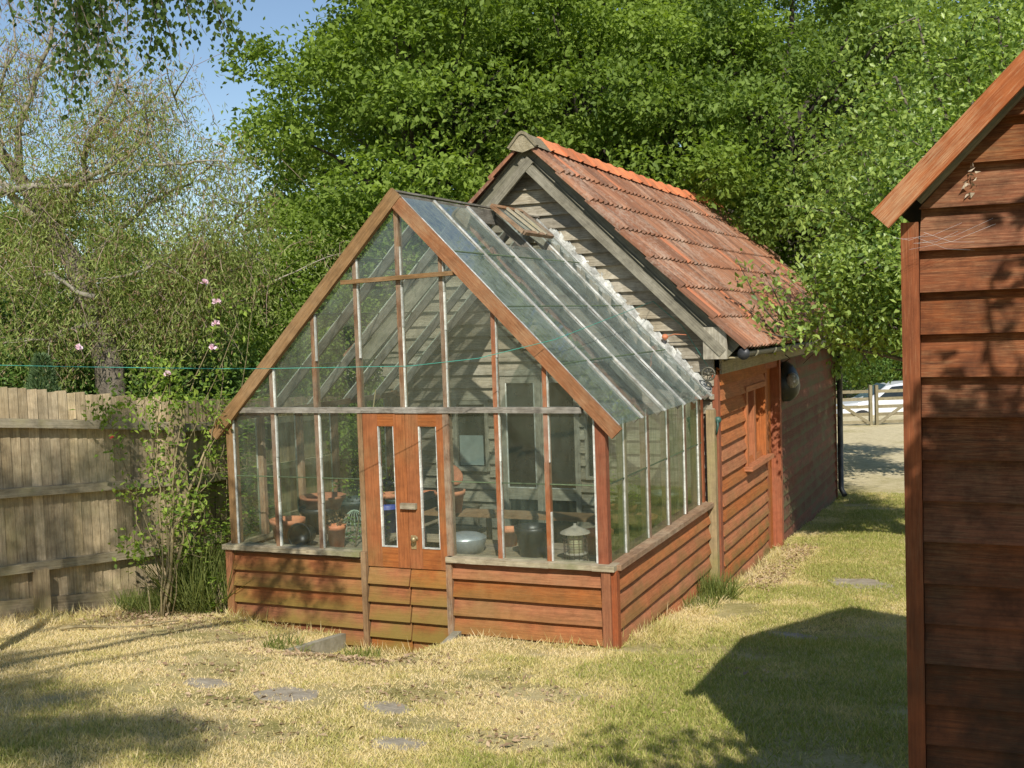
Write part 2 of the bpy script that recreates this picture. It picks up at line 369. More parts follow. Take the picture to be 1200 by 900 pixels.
# ------------------------------------------------------------------ ground
def sstep(a, b, x): t = np.clip((np.asarray(x, float)-a)/(b-a), 0, 1); return t*t*(3-2*t)
def gz(x, y):
    x = np.asarray(x, float); y = np.asarray(y, float)
    z = np.where(y < 3, -.1*y, np.where(y < 11, -.3-(y-3)*.045, -.66-(np.minimum(y, 30)-11)*.0175))
    z = np.where(y < -9, .9, z)
    z = z + .05*(fbm(x*.7+5, y*.7)-.5) + .03*(vnoise(x*2.3, y*2.3)-.5)
    # sunken threshold in front of the door
    px_ = np.where(y < -.75, sstep(-2.75, -2.2, x), sstep(-2.36, -2.29, x))
    pit = px_*(1-sstep(-1.32, -1.12, x)-0*y)*sstep(-1.35, -.35, y)*(1-sstep(.2, .5, y))
    z = z - .115*pit - .10*sstep(-3.5, -2.6, x)*(1-sstep(-1.32, -1.12, x))*sstep(-1.7, -.2, y)*(1-sstep(.2, .5, y))
    return z
def gzs(x, y): return float(gz(np.array([x]), np.array([y]))[0])
def grid_lines(a, b, fa, fb, step, far):
    g = list(np.arange(fa, fb+1e-6, step)); l = []; v = fa; s = step
    while v > a: s *= 1.35; v -= s; l.append(v)
    h = []; v = fb; s = step
    while v < b: s *= 1.35; v += s; h.append(v)
    return np.array(l[::-1]+g+h)
def ground():
    X = grid_lines(-300, 300, -6.5, 4.2, .07, 0); Y = grid_lines(-200, 400, -5.2, 9.0, .07, 0)
    gx, gy = np.meshgrid(X, Y); Z = gz(gx, gy)
    nx, ny = len(X), len(Y)
    v = np.stack([gx.ravel(), gy.ravel(), Z.ravel()], 1)
    i = np.arange((ny-1)*(nx-1)); r = i//(nx-1); c = i % (nx-1); a = r*nx+c
    f = np.stack([a, a+1, a+nx+1, a+nx], 1)
    me = bpy.data.meshes.new('ground'); me.vertices.add(len(v)); me.vertices.foreach_set('co', v.ravel())
    me.loops.add(f.size); me.loops.foreach_set('vertex_index', f.ravel()); me.polygons.add(len(f)); me.polygons.foreach_set('loop_start', np.arange(0, f.size, 4)); me.update(calc_edges=True)
    me.polygons.foreach_set('use_smooth', np.ones(len(f), bool))
    m, t, b = newmat('dry_lawn_ground'); N = NT(t)
    geo = N.n('ShaderNodeNewGeometry').outputs['Position']
    n1 = N.noise(geo, .9, 4, .6); n2 = N.noise(geo, 7., 5, .7); n3 = N.noise(geo, 60., 3, .7)
    s = N.math('ADD', N.math('ADD', N.math('MULTIPLY', n1, .45), N.math('MULTIPLY', n2, .3)), N.math('MULTIPLY', n3, .25))
    c = N.ramp(s, [(.36, (.20,.19,.05)), (.46, (.42,.35,.14)), (.56, (.60,.49,.25)), (.68, (.36,.25,.14))])
    sp = N.n('ShaderNodeSeparateXYZ'); N.link(geo, sp.inputs[0])
    gravel = N.ramp(N.math('ADD', N.math('MULTIPLY', n2, .5), N.math('MULTIPLY', n3, .5)), [(.35, (.50,.41,.22)), (.65, (.85,.74,.50))])
    c = N.mix(N.math('MULTIPLY', N.mapr(sp.outputs[1], 11., 14.), N.mapr(n1, .34, .5, .5, 1.)), c, gravel)
    me.materials.append(m); N.link(c, b.inputs['Base Color']); b.inputs['Roughness'].default_value = 1; b.inputs['Specular IOR Level'].default_value = .1
    N.bump(N.math('ADD', n3, n2), .8, .02, b)
    o = bpy.data.objects.new('ground', me); COL.objects.link(o); tag(o, kind='structure'); return o
ground()

def leaf_mesh(name, C, D, Nn, L, W, tint, mat, parent=None, fold=.25, curl=.15):
    """one mesh of many small folded leaves. C base points, D direction, Nn normal, L length, W width"""
    n = len(C)
    D = D/np.linalg.norm(D, axis=1, keepdims=True); S = np.cross(D, Nn); S /= np.linalg.norm(S, axis=1, keepdims=True)+1e-9
    U = np.cross(S, D); L = np.asarray(L).reshape(-1, 1)*np.ones((n, 1)); W = np.asarray(W).reshape(-1, 1)*np.ones((n, 1))
    v = np.empty((n, 4, 3)); v[:, 0] = C; v[:, 1] = C+D*L*.45-S*W*.5+U*W*fold-U*L*curl*.4; v[:, 2] = C+D*L-U*L*curl; v[:, 3] = C+D*L*.45+S*W*.5+U*W*fold-U*L*curl*.4
    i = np.arange(n)*4; f = np.stack([i, i+1, i+2, i, i+2, i+3], 1).reshape(-1, 3)
    me = bpy.data.meshes.new(name); me.vertices.add(4*n); me.vertices.foreach_set('co', v.ravel())
    me.loops.add(f.size); me.loops.foreach_set('vertex_index', f.ravel()); me.polygons.add(len(f)); me.polygons.foreach_set('loop_start', np.arange(0, f.size, 3)); me.update(calc_edges=True)
    a = me.attributes.new('tint', 'FLOAT', 'POINT'); a.data.foreach_set('value', np.repeat(np.clip(tint, 0, 1), 4).astype(np.float32))
    me.materials.append(MT[mat] if isinstance(mat, str) else mat)
    o = bpy.data.objects.new(name, me); COL.objects.link(o)
    if parent is not None:
        o.parent = parent
        if parent.parent is None: o.matrix_parent_inverse = Matrix.Translation(-Vector(parent.location))
    return o
def rdir(n): v = rng.normal(size=(n, 3)); return v/np.linalg.norm(v, axis=1, keepdims=True)

# ------------------------------------------------------------------ lawn
SHED_R = (.02, 11.4)
def outside_mask(x, y):
    inside = ((x > -3.5) & (x < .03) & (y > -.02) & (y < 3.1)) | ((x > -3.7) & (x < .12) & (y > 3) & (y < 11.5)) | ((x > 2.45) & (x < 5) & (y > -4.05) & (y < -2.3))
    return ~inside
def lawn():
    n = 1250000
    # denser towards the camera
    x = rng.uniform(-6.3, 4.0, n); y = -5.4+ (rng.random(n)**1.5)*17.5
    k = outside_mask(x, y) & (fbm(x*1.7, y*1.7)+.25*rng.random(n) > .42)
    # cull what the lens would never see: keep a wedge with margin
    dx = x-CAM.x; dy = y-CAM.y; dep = dx*-.398+dy*.916; lat = dx*.917+dy*.396
    k &= (dep > 2) & (np.abs(lat)/np.maximum(dep, .1) < .62)
    # bare patches
    for (bx, by, br) in ((-1.75,-1.15,.26), (-1.35,-1.2,.22), (-2.3,-1.6,.22), (-.35,-1.35,.18), (-2.1,-3.2,.0), (-.25,-2.6,.16), (-4.4,.1,.5), (-2.2,-1.95,.2), (-1.0,-3.05,.2), (.1,-1.7,.2), (-.55,-2.0,.15), (.35,-2.7,.17), (-1.5,-2.6,.15), (-3.2,-.8,.3)):
        k &= ~((((x-bx)/1.6)**2+(y-by)**2 < br**2) & (rng.random(n) < .8))
    for (sx, sy, sr) in STONES: k &= ~((((x-sx)/1.3)**2+(y-sy)**2 < (sr*(.15+.75*vnoise(x*9, y*9)))**2))
    x = x[k]; y = y[k]; n = len(x); z = gz(x, y)-.004
    g = fbm(x*.55+3, y*.55+1, 0, 4)*.5+fbm(x*2.2, y*2.2+9)*.5
    green = sstep(.38, .82, g+.22*sstep(-.6, 1.3, x)*sstep(-4.5, -2, y)+.06*sstep(1, 6, y)+.10*(vnoise(x*11, y*11)-.5)-.03)
    # blade: base, tip. leaning all ways
    ln = rng.uniform(.014, .036, n)*(1+.55*green)
    edge_ = ((x > -3.5) & (x < .1) & (y > -.2) & (y < .0)) | ((x > .0) & (x < .3) & (y > -.1) & (y < 6.2)) | ((x > 2.2) & (x < 2.5) & (y > -4.2) & (y < -2.3)) | ((x < -4.3) & (x > -5.2) & (y < .6))
    ln = np.where(edge_ & (rng.random(n) < .35*sstep(.35, .6, fbm(x*3, y*3))+.08), ln*3.2, ln)
    ln = np.where((rng.random(n) < .012) & (fbm(x*4+9, y*4) > .5), ln*2.2, ln)
    D = np.stack([rng.normal(0, .75, n), rng.normal(0, .75, n), np.ones(n)], 1)
    Nn = rdir(n)
    t = np.clip(.10+.8*green+rng.normal(0, .22, n), 0, 1)
    m = leafmat('grass_blade', (.90,.74,.45), (.33,.37,.075), .35)
    cr = [x_ for x_ in m.node_tree.nodes if x_.bl_idname == 'ShaderNodeValToRGB'][0].color_ramp
    e = cr.elements.new(.5); e.color = (.73,.62,.26, 1)
    [x_ for x_ in m.node_tree.nodes if x_.bl_idname == 'ShaderNodeMix'][0].inputs[7].default_value = (1.1, 1.1, .7, 1)
    o = leaf_mesh('lawn_grass', np.stack([x, y, z], 1), D, Nn, ln, np.minimum(ln*.2, .0055), t, m, fold=.1, curl=.2)
    tag(o, 'short sun-bleached lawn grass with green patches', 'grass', kind='stuff')
STONES = [(-1.33,-2.29,.2), (-.6,-2.33,.15), (-1.95,-2.25,.13), (-.15,-3.0,.14), (1.16,1.05,.17), (1.35,3.9,.3)]

# stepping stones: irregular flat slabs just proud of the soil
def slab(cx, cy, r, label, h=.006):
    mb = MB(); n = 13; pts = []
    for k in range(n):
        a = 2*math.pi*k/n; rr = r*random.uniform(.78, 1.1); pts.append((cx+rr*1.25*math.cos(a), cy+rr*.95*math.sin(a)))
    top = [(px, py, gzs(px, py)+h+random.uniform(-.003, .003)) for px, py in pts]; bot = [(px*1.0, py, gzs(px, py)-.03) for px, py in pts]
    c = (cx, cy, gzs(cx, cy)+h+.004)
    for k in range(n):
        mb.face([c, top[k], top[(k+1) % n]], None, 0, .5, True); mb.face([bot[k], bot[(k+1) % n], top[(k+1) % n], top[k]], None, 0, .5)
    o = mb.build('stepping_stone', 'stone'); tag(o, label, 'stepping stone', 'stepping stones sunk in the lawn'); return o
LB = ['large grey stepping stone in the dry lawn below the greenhouse door', 'small grey stepping stone right of the large one in the lawn', 'small half-buried stepping stone left of the large one',
      'small brown-grey stepping stone nearest the camera in the lawn', 'grey stepping stone at the edge of the red shed shadow', 'wide pale stepping stone on the path beside the tiled shed']
for (sx, sy, sr), lb in zip(STONES, LB): slab(sx, sy, sr, lb)
lawn()

# ------------------------------------------------------------------ weatherboarding
def wboards(mb, axis, plane, sgn, a, b, z0, z1, pitch, t=.024, lim=None, openings=(), mat=0, jit=.003, brk=0):
    """overlapping feather-edge boards. axis 'x': boards run along x on plane y=plane, facing sgn*y ; axis 'y': run along y on x=plane"""
    k = 0; z = z0
    while z < z1-1e-4:
        zt = min(z+pitch+.02, z1+.02); zb = z+random.uniform(-.004, .004)
        (a0, b0) = lim(zb) if lim else (a, b); (a1, b1) = lim(min(zt, z1)) if lim else (a, b)
        if b0-a0 < .02: break
        if b1 < a1: a1 = b1 = (a1+b1)/2
        segs = [(0., 1.)]
        for (oa, ob, oz0, oz1) in openings:
            if zb+pitch*.5 > oz0 and zb+pitch*.5 < oz1:
                ns = []
                for (s0, s1) in segs:
                    p0 = (oa-a0)/(b0-a0); p1 = (ob-a0)/(b0-a0)
                    if p1 <= s0 or p0 >= s1: ns.append((s0, s1)); continue
                    if p0 > s0: ns.append((s0, p0))
                    if p1 < s1: ns.append((p1, s1))
                segs = ns
        r = random.random(); uo = random.random()*30
        for (s0, s1) in segs:
            n = max(1, int((b0-a0)*(s1-s0)/.35)); prev = None
            for i in range(n+1):
                s = s0+(s1-s0)*i/n; ub = a0+(b0-a0)*s; ut = a1+(b1-a1)*s
                dz = random.uniform(-jit, jit) if 0 < i < n else 0; do = random.uniform(-jit, jit)
                o0 = plane+sgn*(t+do); o1 = plane+sgn*.003; oi = plane+sgn*.001
                P = (lambda u, d, zz: (u, d, zz)) if axis == 'x' else (lambda u, d, zz: (d, u, zz))
                cur = (P(ub, oi, zb+dz), P(ub, o0, zb+dz), P(ut, o1, min(zt, z1+.0)))
                if i == 0 or i == n: mb.face([cur[0], cur[1], cur[2]], [(0,.1)]*3, mat, r)
                if prev:
                    h = zt-zb
                    mb.face([prev[1], cur[1], cur[2], prev[2]], [(uo+pu, 0), (uo+ub, 0), (uo+ub, h), (uo+pu, h)], mat, r)
                    mb.face([prev[0], cur[0], cur[1], prev[1]], [(uo+pu, 0), (uo+ub, 0), (uo+ub, .01), (uo+pu, .01)], mat, r)
                prev = cur; pu = ub
        z += pitch; k += 1

# ------------------------------------------------------------------ GREENHOUSE
GW0, GW1 = -3.44, 0.0        # x range
GD = 3.0                     # depth
SILL = .62; TR = 1.775; AP = 3.50; AX = -1.70
def roofz(x): return AP-abs(x-AX)*1.03    # underside line of the glass slope
gh = thing('greenhouse', (AX, 0, 0), 'old timber greenhouse with red boarded base and steep glass roof leaning on the tiled shed', 'greenhouse')
# dwarf walls
for nm, a, b, zb, in (('front_boarding', GW0+.035, -2.125, -.165), ('front_boarding', -1.325, -.03, -.14)):
    mb = MB(); wboards(mb, 'x', -.008, -1, a, b, zb, SILL-.04, .143 if a < -3 else .147, .052)
    mb.box(a, b, -.006, .03, -.4, SILL-.045, 'x'); mb.build(nm, 'front_board', gh)
mb = MB(); wboards(mb, 'y', .008, 1, .03, GD-.05, -.32, SILL-.04, .1475, .052); mb.box(-.03, .006, .03, GD-.05, -.45, SILL-.045, 'y'); mb.build('side_boarding', 'side_board', gh)
mb = MB(); wboards(mb, 'y', GW0-.012, -1, .03, GD-.05, -.32, SILL-.04, .1475); mb.box(GW0-.010, GW0+.03, .03, GD-.05, -.45, SILL-.045, 'y'); mb.build('side_boarding', 'side_board', gh)
for (x, y, m) in ((GW0+.01, -.035, 'front_board'), (-.012, -.042, 'front_board')):
    mb = MB(); mb.box(x-.035, x+.035, y-.030, y+.045, -.35, SILL-.042, 'z'); mb.build('corner_strip', m, gh)
mb = MB(); mb.box(.005, .066, -.052, .02, -.35, SILL-.042, 'z'); mb.build('corner_strip', 'post_red', gh)
# sills
for (a, b) in ((GW0-.04, -2.115), (-1.33, .06)):
    mb = MB(); n = 8
    for i in range(n): mb.box(a+(b-a)*i/n, a+(b-a)*(i+1)/n, -.092+random.uniform(-.002,.002), .06, SILL-.04+random.uniform(-.002,.002), SILL, 'x', rnd=.5)
    mb.build('sill', 'sill', gh)
mb = MB(); mb.box(-.06, .094, -.02, GD-.02, SILL-.041, SILL-.001, 'y'); mb.build('sill', wood('side_sill', (.2,.11,.06), (.42,.25,.14), worn=(.5,.4,.27), worn_amt=.6, dirt=.5), gh)
mb = MB(); mb.box(GW0-.078, GW0+.06, .07, GD-.02, SILL-.041, SILL-.001, 'y'); mb.build('sill', 'sill', gh)
# corner posts
mb = MB(); mb.box(-.085, -.004, -.018, .06, SILL, 1.76, 'z'); mb.build('corner_post', 'post_red', gh)
mb = MB(); mb.box(GW0+.005, GW0+.075, -.018, .06, SILL, 1.74, 'z'); mb.build('corner_post', 'barge', gh)
mb = MB(); mb.box(GW0+.0, GW0+.07, GD-.12, GD-.02, SILL, 1.74, 'z'); mb.build('corner_post', 'barge', gh)
mb = MB(); mb.box(-.07, .0, GD-.12, GD-.05, SILL, 1.72, 'z'); mb.build('corner_post', 'post_red', gh)
# transom
mb = MB(); n = 10
for i in range(n):
    a = GW0+.1+(GW1-.18-GW0-.1)*i/n; b = GW0+.1+(GW1-.18-GW0-.1)*(i+1)/n
    mb.box(a, b, -.040+random.uniform(-.002,.002), .02, TR-.022+random.uniform(-.002,.002), TR+.022, 'x', rnd=.4)
mb.build('transom', 'transom', gh)
# front glazing bars (lower and upper), with putty line
bars = [-3.0-.0, -2.545, -2.13, -1.695, -1.312, -.885, -.475]
bars = [-2.945, -2.515, -2.095, -1.695, -1.315, -.885, -.475]
def gbar(x, z0, z1, y0=-.022, red=False, w_=.032, side=1, pm='putty'):
    mb = MB(); n = max(1, int((z1-z0)/.3))
    for i in range(n):
        a = z0+(z1-z0)*i/n; b = z0+(z1-z0)*(i+1)/n
        jo = random.uniform(-.0015, .0015)
        mb.box(x-w_/2+jo, x+w_/2+jo, y0, .035, a, b, 'z', 0, .3+.1*random.random())
        if random.random() < .93:
            k = random.uniform(.006, .013); s = side*(w_/2)
            mb.box(min(x+s, x+s+side*k)+jo, max(x+s, x+s+side*k)+jo, y0+.003, .004, a+.0015, b-.0015, 'z', 1, random.random())
    return mb.build('glazing_bar', ['barred' if red else 'bar', pm], gh)
for x in bars:
    red = x > -1.2
    up = roofz(x)-.10
    if not (-2.1 < x < -1.32 and False): gbar(x, TR+.022, up, red=x > -1.0, w_=.034 if x != -1.695 else .04, pm='putty' if x < -1.2 else 'putty')
    if x == -1.695 or abs(x+2.095) < .01 or abs(x+1.315) < .01: continue
    gbar(x, SILL, TR-.022, red=red, w_=.036)
for x, wd in ((-2.095, .045), (-1.318, .05)): # door posts
    mb = MB(); mb.box(x-wd/2, x+wd/2, -.03, .04, SILL-.0, TR-.022, 'z'); mb.box(x-wd/2-.0, x+wd/2, -.066, .03, -.42, SILL-.0, 'z')
    mb.build('door_post', 'barge' if x < -2 else 'bar', gh)
# crossbar
mb = MB(); mb.beam((-2.20, -.05, 2.812), (-1.19, -.05, 2.842), .03, .034, (0,0,1)); mb.build('crossbar', 'barge', gh)
# front bargeboards
def slope_beam(mb, s, y, w_, h, x_end, off, z_ap=AP, ap=AX, k=1.03, mat=0, x_start=0., rnd=None):
    a = Vector((ap+s*x_start, y, z_ap-x_start*k+off)); b = Vector((ap+s*x_end, y, z_ap-x_end*k+off))
    d = (b-a).normalized(); up = Vector((0,1,0)).cross(d)*(-1 if s > 0 else 1)
    if up.z < 0: up = -up
    mb.beam(a, b, w_, h, up, mat, rnd)
for s, m in ((-1, 'barge'), (1, 'barge_red')):
    mb = MB(); slope_beam(mb, s, -.048+.003*s, .035, .105, 1.84 if s < 0 else 1.80, -.045, x_start=-.04, rnd=.5)
    slope_beam(mb, s, -.02, .02, .04, 1.7, -.085, mat=0, rnd=.2)
    mb.build('bargeboard', m, gh)
# roof bars
RB = [.0, .62, 1.27, 1.91, 2.50, 2.92]
for s in (1, -1):
    for i, y in enumerate(RB):
        mb = MB(); e = 1.795
        if not (i == 0): slope_beam(mb, s, y, .035, .075, e-.04, -.045, mat=0)
        n = 9; last = .03
        for q in range(n):
            x0 = .03+(e-.03)*q/n; x1 = .03+(e-.03)*(q+1)/n
            wd = random.uniform(.017, .03)*(1.25 if i in (0, 5) else 1)
            slope_beam(mb, s, y+random.uniform(-.003, .003), wd, random.uniform(.012, .018), x1+.004, .012, x_start=x0-.004, mat=1)
        mb.build('roof_bar', ['transom', 'flash' if s > 0 else 'putty_dull'], gh)
mb = MB(); mb.beam((AX, -.03, AP+.012), (AX, 1.7, AP+.017), .045, .014); mb.beam((AX, 1.7, AP+.017), (AX, GD, AP+.01), .045, .014); mb.beam((AX, 0.01, AP-.07), (AX, GD, AP-.07), .03, .13); mb.build('ridge', 'transom', gh)
for s in (1, -1):
    mb = MB(); mb.beam((AX+s*1.67, 0.03, roofz(AX+1.67)-.075), (AX+s*1.67, GD-.01, roofz(AX+1.67)-.075), .045, .05); mb.build('eaves_plate', 'bar', gh)
# roof panes : three lapped sheets per bay
n_sheet = 4
for s in (1, -1):
    for i in range(len(RB)-1):
        y0, y1 = RB[i]+.012, RB[i+1]-.012
        mb = MB(); r = random.random()
        for q in range(n_sheet):
            x0 = .03+1.74*q/n_sheet; x1 = .03+1.74*(q+1)/n_sheet+(.03 if q < n_sheet-1 else .02)
            vent = (s == 1 and i in (2, 3) and q == 0)
            if vent and i == 2: x0 = .36
            if vent and i == 3: x0 = .36
            o0 = .000+.0; o1 = .006
            pt = lambda xx, yy, o: (AX+s*xx, yy, AP-xx*1.03+o)
            j = lambda: random.uniform(-.003, .003)
            P = [pt(x0, y0, o0+j()), pt(x1, y0, o1+j()), pt(x1, y1, o1+j()), pt(x0, y1, o0+j())]
            if s < 0: P = P[::-1]
            mb.face(P, None, 0, min(1, max(0, r*.5+random.random()*.5)))
        mb.build('roof_pane', 'roof_pane' if s > 0 else 'pane', gh)
        for q in range(1, n_sheet):
            x0 = .03+1.74*q/n_sheet; mb = MB(); mb.beam(Vector((AX+s*(x0+.012), y0+.008, AP-(x0+.012)*1.03+.0085)), Vector((AX+s*(x0+.012), y1-.008, AP-(x0+.012)*1.03+.0085)), .012, .004, (s*.7, 0, .7)); mb.build('glass_lap', 'lap', gh)
# roof vent (open light near the ridge)
mb = MB()
def rp(xx, yy, o): return Vector((AX+xx, yy, AP-xx*1.03+o))
lift = .10
c00, c01, c10, c11 = rp(.03, 1.80, .06), rp(.03, 2.52, .06), rp(.34, 1.80, .12), rp(.34, 2.52, .12)
for a, b in ((c00, c01), (c10, c11), (c00, c10), (c01, c11)): mb.beam(a, b, .04, .035, (.7, 0, .7))
vt = mb.build('roof_vent', 'bar', gh)
mb = MB(); mb.face([c00, c10, c11, c01], None, 0, .5)
o = mb.build('vent_pane', 'roof_pane', vt); o.matrix_parent_inverse = Matrix.Identity(4)
mb = MB()
for y in (2.1, 2.3): mb.beam(rp(.05, y, .085), rp(.36, y+.02, .145), .045, .02, (.7, 0, .7))
o = mb.build('vent_slat', 'fence_rail', vt); o.matrix_parent_inverse = Matrix.Identity(4)
# torn white flashing where the glass roof meets the shed
mb = MB(); n = 34
for i in range(n):
    x0 = .15+1.62*i/n; x1 = .15+1.62*(i+1)/n+.01
    h = random.uniform(.015, .055); y = GD-.04
    a = rp(x0, y-.045+random.uniform(-.015, .015), .022); b = rp(x1, y-.045+random.uniform(-.015, .015), .022); c = rp(x1, GD+.0, .03+h*random.uniform(.6, 1)); d = rp(x0, GD+.0, .03+h)
    mb.face([a, b, c, d], None, 0, random.random()); mb.face([d, c, c+Vector((.0, .002, .02)), d+Vector((0, .002, .03))], None, 0, random.random())
mb.build('flashing', 'flash', gh)
# ragged plastic film under the last bay
mb = MB()
for i in range(14):
    x0 = .2+1.5*i/14; x1 = x0+1.5/14*.9
    y0 = 2.93; yw = random.uniform(.1, .26)
    mb.face([rp(x0, y0, -.02), rp(x1, y0, -.02), rp(x1, y0-yw, -.035), rp(x0, y0-yw*random.uniform(.6, 1), -.035)], None, 0, random.random())
mb.build('torn_film', glass('torn_plastic_film', .55, (.7,.72,.7)), gh)
# side glazing bars + eaves + panes
SB = [.44, 1.05, 1.66, 2.23, 2.74]
for xp, sg, mm in ((-.012, 1, 'side_pane'), (GW0+.012, -1, 'side_pane')):
    prev = .06
    for y in SB+[GD-.12]:
        if y < GD-.13:
            mb = MB(); wd = .05
            mb.box(xp-.05 if sg > 0 else xp-.02, xp+.02 if sg > 0 else xp+.05, y-.022, y+.022, SILL, 1.70, 'z', 0)
            mb.box(xp-.015 if sg < 0 else xp+.004, xp-.004 if sg < 0 else xp+.015, y-.034, y-.0225, SILL+.002, 1.69, 'z', 1)
            mb.build('glazing_bar', [wood('side_bar_green', (.17,.16,.08), (.36,.34,.2), worn=(.42,.3,.18), worn_amt=.5, dirt=.4) if y == SB[0] and sg > 0 else 'bar', 'putty'], gh)
        for (za, zb_) in ((SILL, 1.215), (1.205, 1.70)):
            mb = MB(); mb.face([(xp+sg*.004*(1 if za < 1 else 2), prev+.003, za), (xp+sg*.004*(1 if za < 1 else 2), y-.02, za), (xp+sg*.004*(1 if za < 1 else 2), y-.02, zb_), (xp+sg*.004*(1 if za < 1 else 2), prev+.003, zb_)])
            mb.build('pane', mm, gh)
        prev = y+.022
mb = MB(); 
for a, b in zip([.06]+SB, SB+[GD-.12]): mb = MB(); mb.box(-.0035, .0015, a+.025, b-.036, 1.206, 1.215, 'y'); mb.build('glass_lap', 'lap', gh)
# front panes
cols = [GW0+.075]+[-2.945, -2.515, -2.095]
def fpane(xa, xb, z0, zA, zB, y=-.004, r=None):
    j = lambda: random.uniform(-.0018, .0018)
    mb = MB(); mb.face([(xa, y+j(), z0), (xb, y+j(), z0), (xb, y+j(), zB), (xa, y+j(), zA)], None, 0, r); return mb.build('pane', 'pane', gh)
for xa, xb in ((GW0+.075, -2.961), (-2.929, -2.531), (-2.499, -2.118), (-1.293, -.903), (-.867, -.493), (-.457, -.085)):
    fpane(xa, xb, SILL, 1.215, 1.215); fpane(xa, xb, 1.205, TR-.02, TR-.02, -.008)
xs = [GW0+.12]+bars+[-.16]
for xa, xb in zip(xs[:-1], xs[1:]):
    xa += .017; xb -= .017
    fpane(xa, xb, TR+.02, max(roofz(xa)-.07, TR+.03), max(roofz(xb)-.07, TR+.03))
mb = MB()
for xa, xb in ((GW0+.075, -2.963), (-2.927, -2.533), (-2.497, -2.12), (-1.291, -.905), (-.865, -.495), (-.455, -.087)): mb = MB(); mb.box(xa, xb, -.0125, -.0085, 1.205, 1.214, 'x'); mb.build('glass_lap', 'lap', gh)
mb = MB() # putty fillets along sides of the end panes
mb.box(GW0+.0755, GW0+.09, -.019, -.009, SILL+.003, TR-.024, 'z'); mb.build('putty_line', 'putty', gh); mb = MB(); mb.box(-.10, -.0855, -.019, -.009, SILL+.003, TR-.024, 'z'); mb.build('putty_line', 'putty', gh)
# double door
DX0, DX1, DZ0 = -2.068, -1.345, -.24
def door_leaf(x0, x1, gx0, gx1, lab):
    z1 = TR-.024; gz0, gz1 = .665, 1.645
    mb = MB(); y0, y1 = -.028, .02
    mb.box(x0, gx0, y0, y1, .50, z1, 'z', rnd=.45); mb.box(gx1, x1, y0+.001, y1, .50, z1, 'z', rnd=.6)
    mb.box(gx0, gx1, y0+.002, y1, gz1, z1, 'x', rnd=.5); mb.box(gx0, gx1, y0+.002, y1, .50, gz0, 'x', rnd=.5)
    mb.box(x0, x1, -.005, y1, DZ0, .50, 'x', rnd=.4)
    d = mb.build('door', 'door_wood', gh)
    if lab: d['label'] = lab
    I = Matrix.Identity(4)
    mb = MB(); wboards(mb, 'x', -.007, -1, x0+.003, x1-.003, DZ0+.012, .50, .1475, .052); o = mb.build('door_boarding', 'door_board', d); o.matrix_parent_inverse = I
    mb = MB(); mb.face([(gx0, -.006, gz0), (gx1, -.006, gz0), (gx1, -.006, gz1), (gx0, -.006, gz1)], None, 0, .3); o = mb.build('pane', 'pane', d); o.matrix_parent_inverse = I
    mb = MB()
    for q in range(6):
        za = gz0+(gz1-gz0)*q/6; zb_ = za+(gz1-gz0)/6-.002; k = random.uniform(.007, .013)
        mb.box(gx0, gx0+k, -.03, -.007, za, zb_, 'z'); mb.box(gx1-.006, gx1, -.03, -.007, za, zb_, 'z')
    mb.box(gx0+.014, gx1-.007, -.03, -.007, gz0, gz0+.009, 'x'); o = mb.build('putty_line', 'putty', d); o.matrix_parent_inverse = I
    return d
dl = door_leaf(DX0, -1.682, -1.932, -1.787, 'left door leaf with a wooden turn button')
dr_ = door_leaf(-1.678, DX1, -1.562, -1.402, 'right door leaf with a round brass knob')
mb = MB(); mb.box(-1.735, -1.595, -.062, -.03, .985, 1.03, 'x'); o = mb.build('turn_button', 'sill', dl); o.matrix_parent_inverse = Matrix.Identity(4)
mb = MB(); mb.lathe((-1.618, -.028, .745), [(.02,0),(.02,.004),(.008,.008),(.008,.03),(.02,.038),(.024,.05),(.018,.062),(.0,.066)], 16, axis=(0,-1,0)); mb.box(-1.66,-1.615,-.034,-.0285,.66,.77,'z',0); o = mb.build('knob', 'brass', dr_); o.matrix_parent_inverse = Matrix.Identity(4)
mb = MB(); mb.box(DX0-.004, DX1+.004, -.012, .03, TR-.023, TR-.0225+.0001, 'x'); mb.box(-2.075, -1.34, .022, .05, -.42, DZ0-.002, 'x'); mb.build('threshold', 'concrete', gh)
# floor slab inside
mb = MB(); mb.box(GW0+.035, -.035, .05, GD+.02, -.3, -.235, 'x'); mb.build('floor', 'concrete', gh)

# --- inside: benches and what stands on them (all separate things)
def bench(x0, x1, y0, y1, z, label):
    t = thing('potting_bench', ((x0+x1)/2, (y0+y1)/2, -.235), label, 'bench', 'staging inside the greenhouse')
    mb = MB(); n = max(2, int((y1-y0)/.13))
    for i in range(n): mb.box(x0, x1, y0+(y1-y0)*i/n+.006, y0+(y1-y0)*(i+1)/n-.006, z-.025, z, 'x')
    mb.build('bench_top', 'bench', t)
    for xx in (x0+.05, x1-.05):
        for yy in (y0+.05, y1-.05):
            mb = MB(); mb.box(xx-.025, xx+.025, yy-.025, yy+.025, -.235, z-.026, 'z'); mb.build('leg', 'bench', t)
    mb = MB(); mb.box(x0+.02, x1-.02, y0+.0, y0+.022, z-.09, z-.027, 'x'); mb.build('apron', 'bench', t)
    return t
BZ = .56
bench(-3.36, -2.3, .12, 2.7, BZ, 'slatted potting bench on the left, behind the three front-left panes')
bench(-1.6, -.1, .10, .95, BZ, 'slatted potting bench on the right, behind the front-right panes')
bench(-.75, -.1, 1.35, 2.85, BZ, 'slatted potting bench along the right glass side, by the shed')
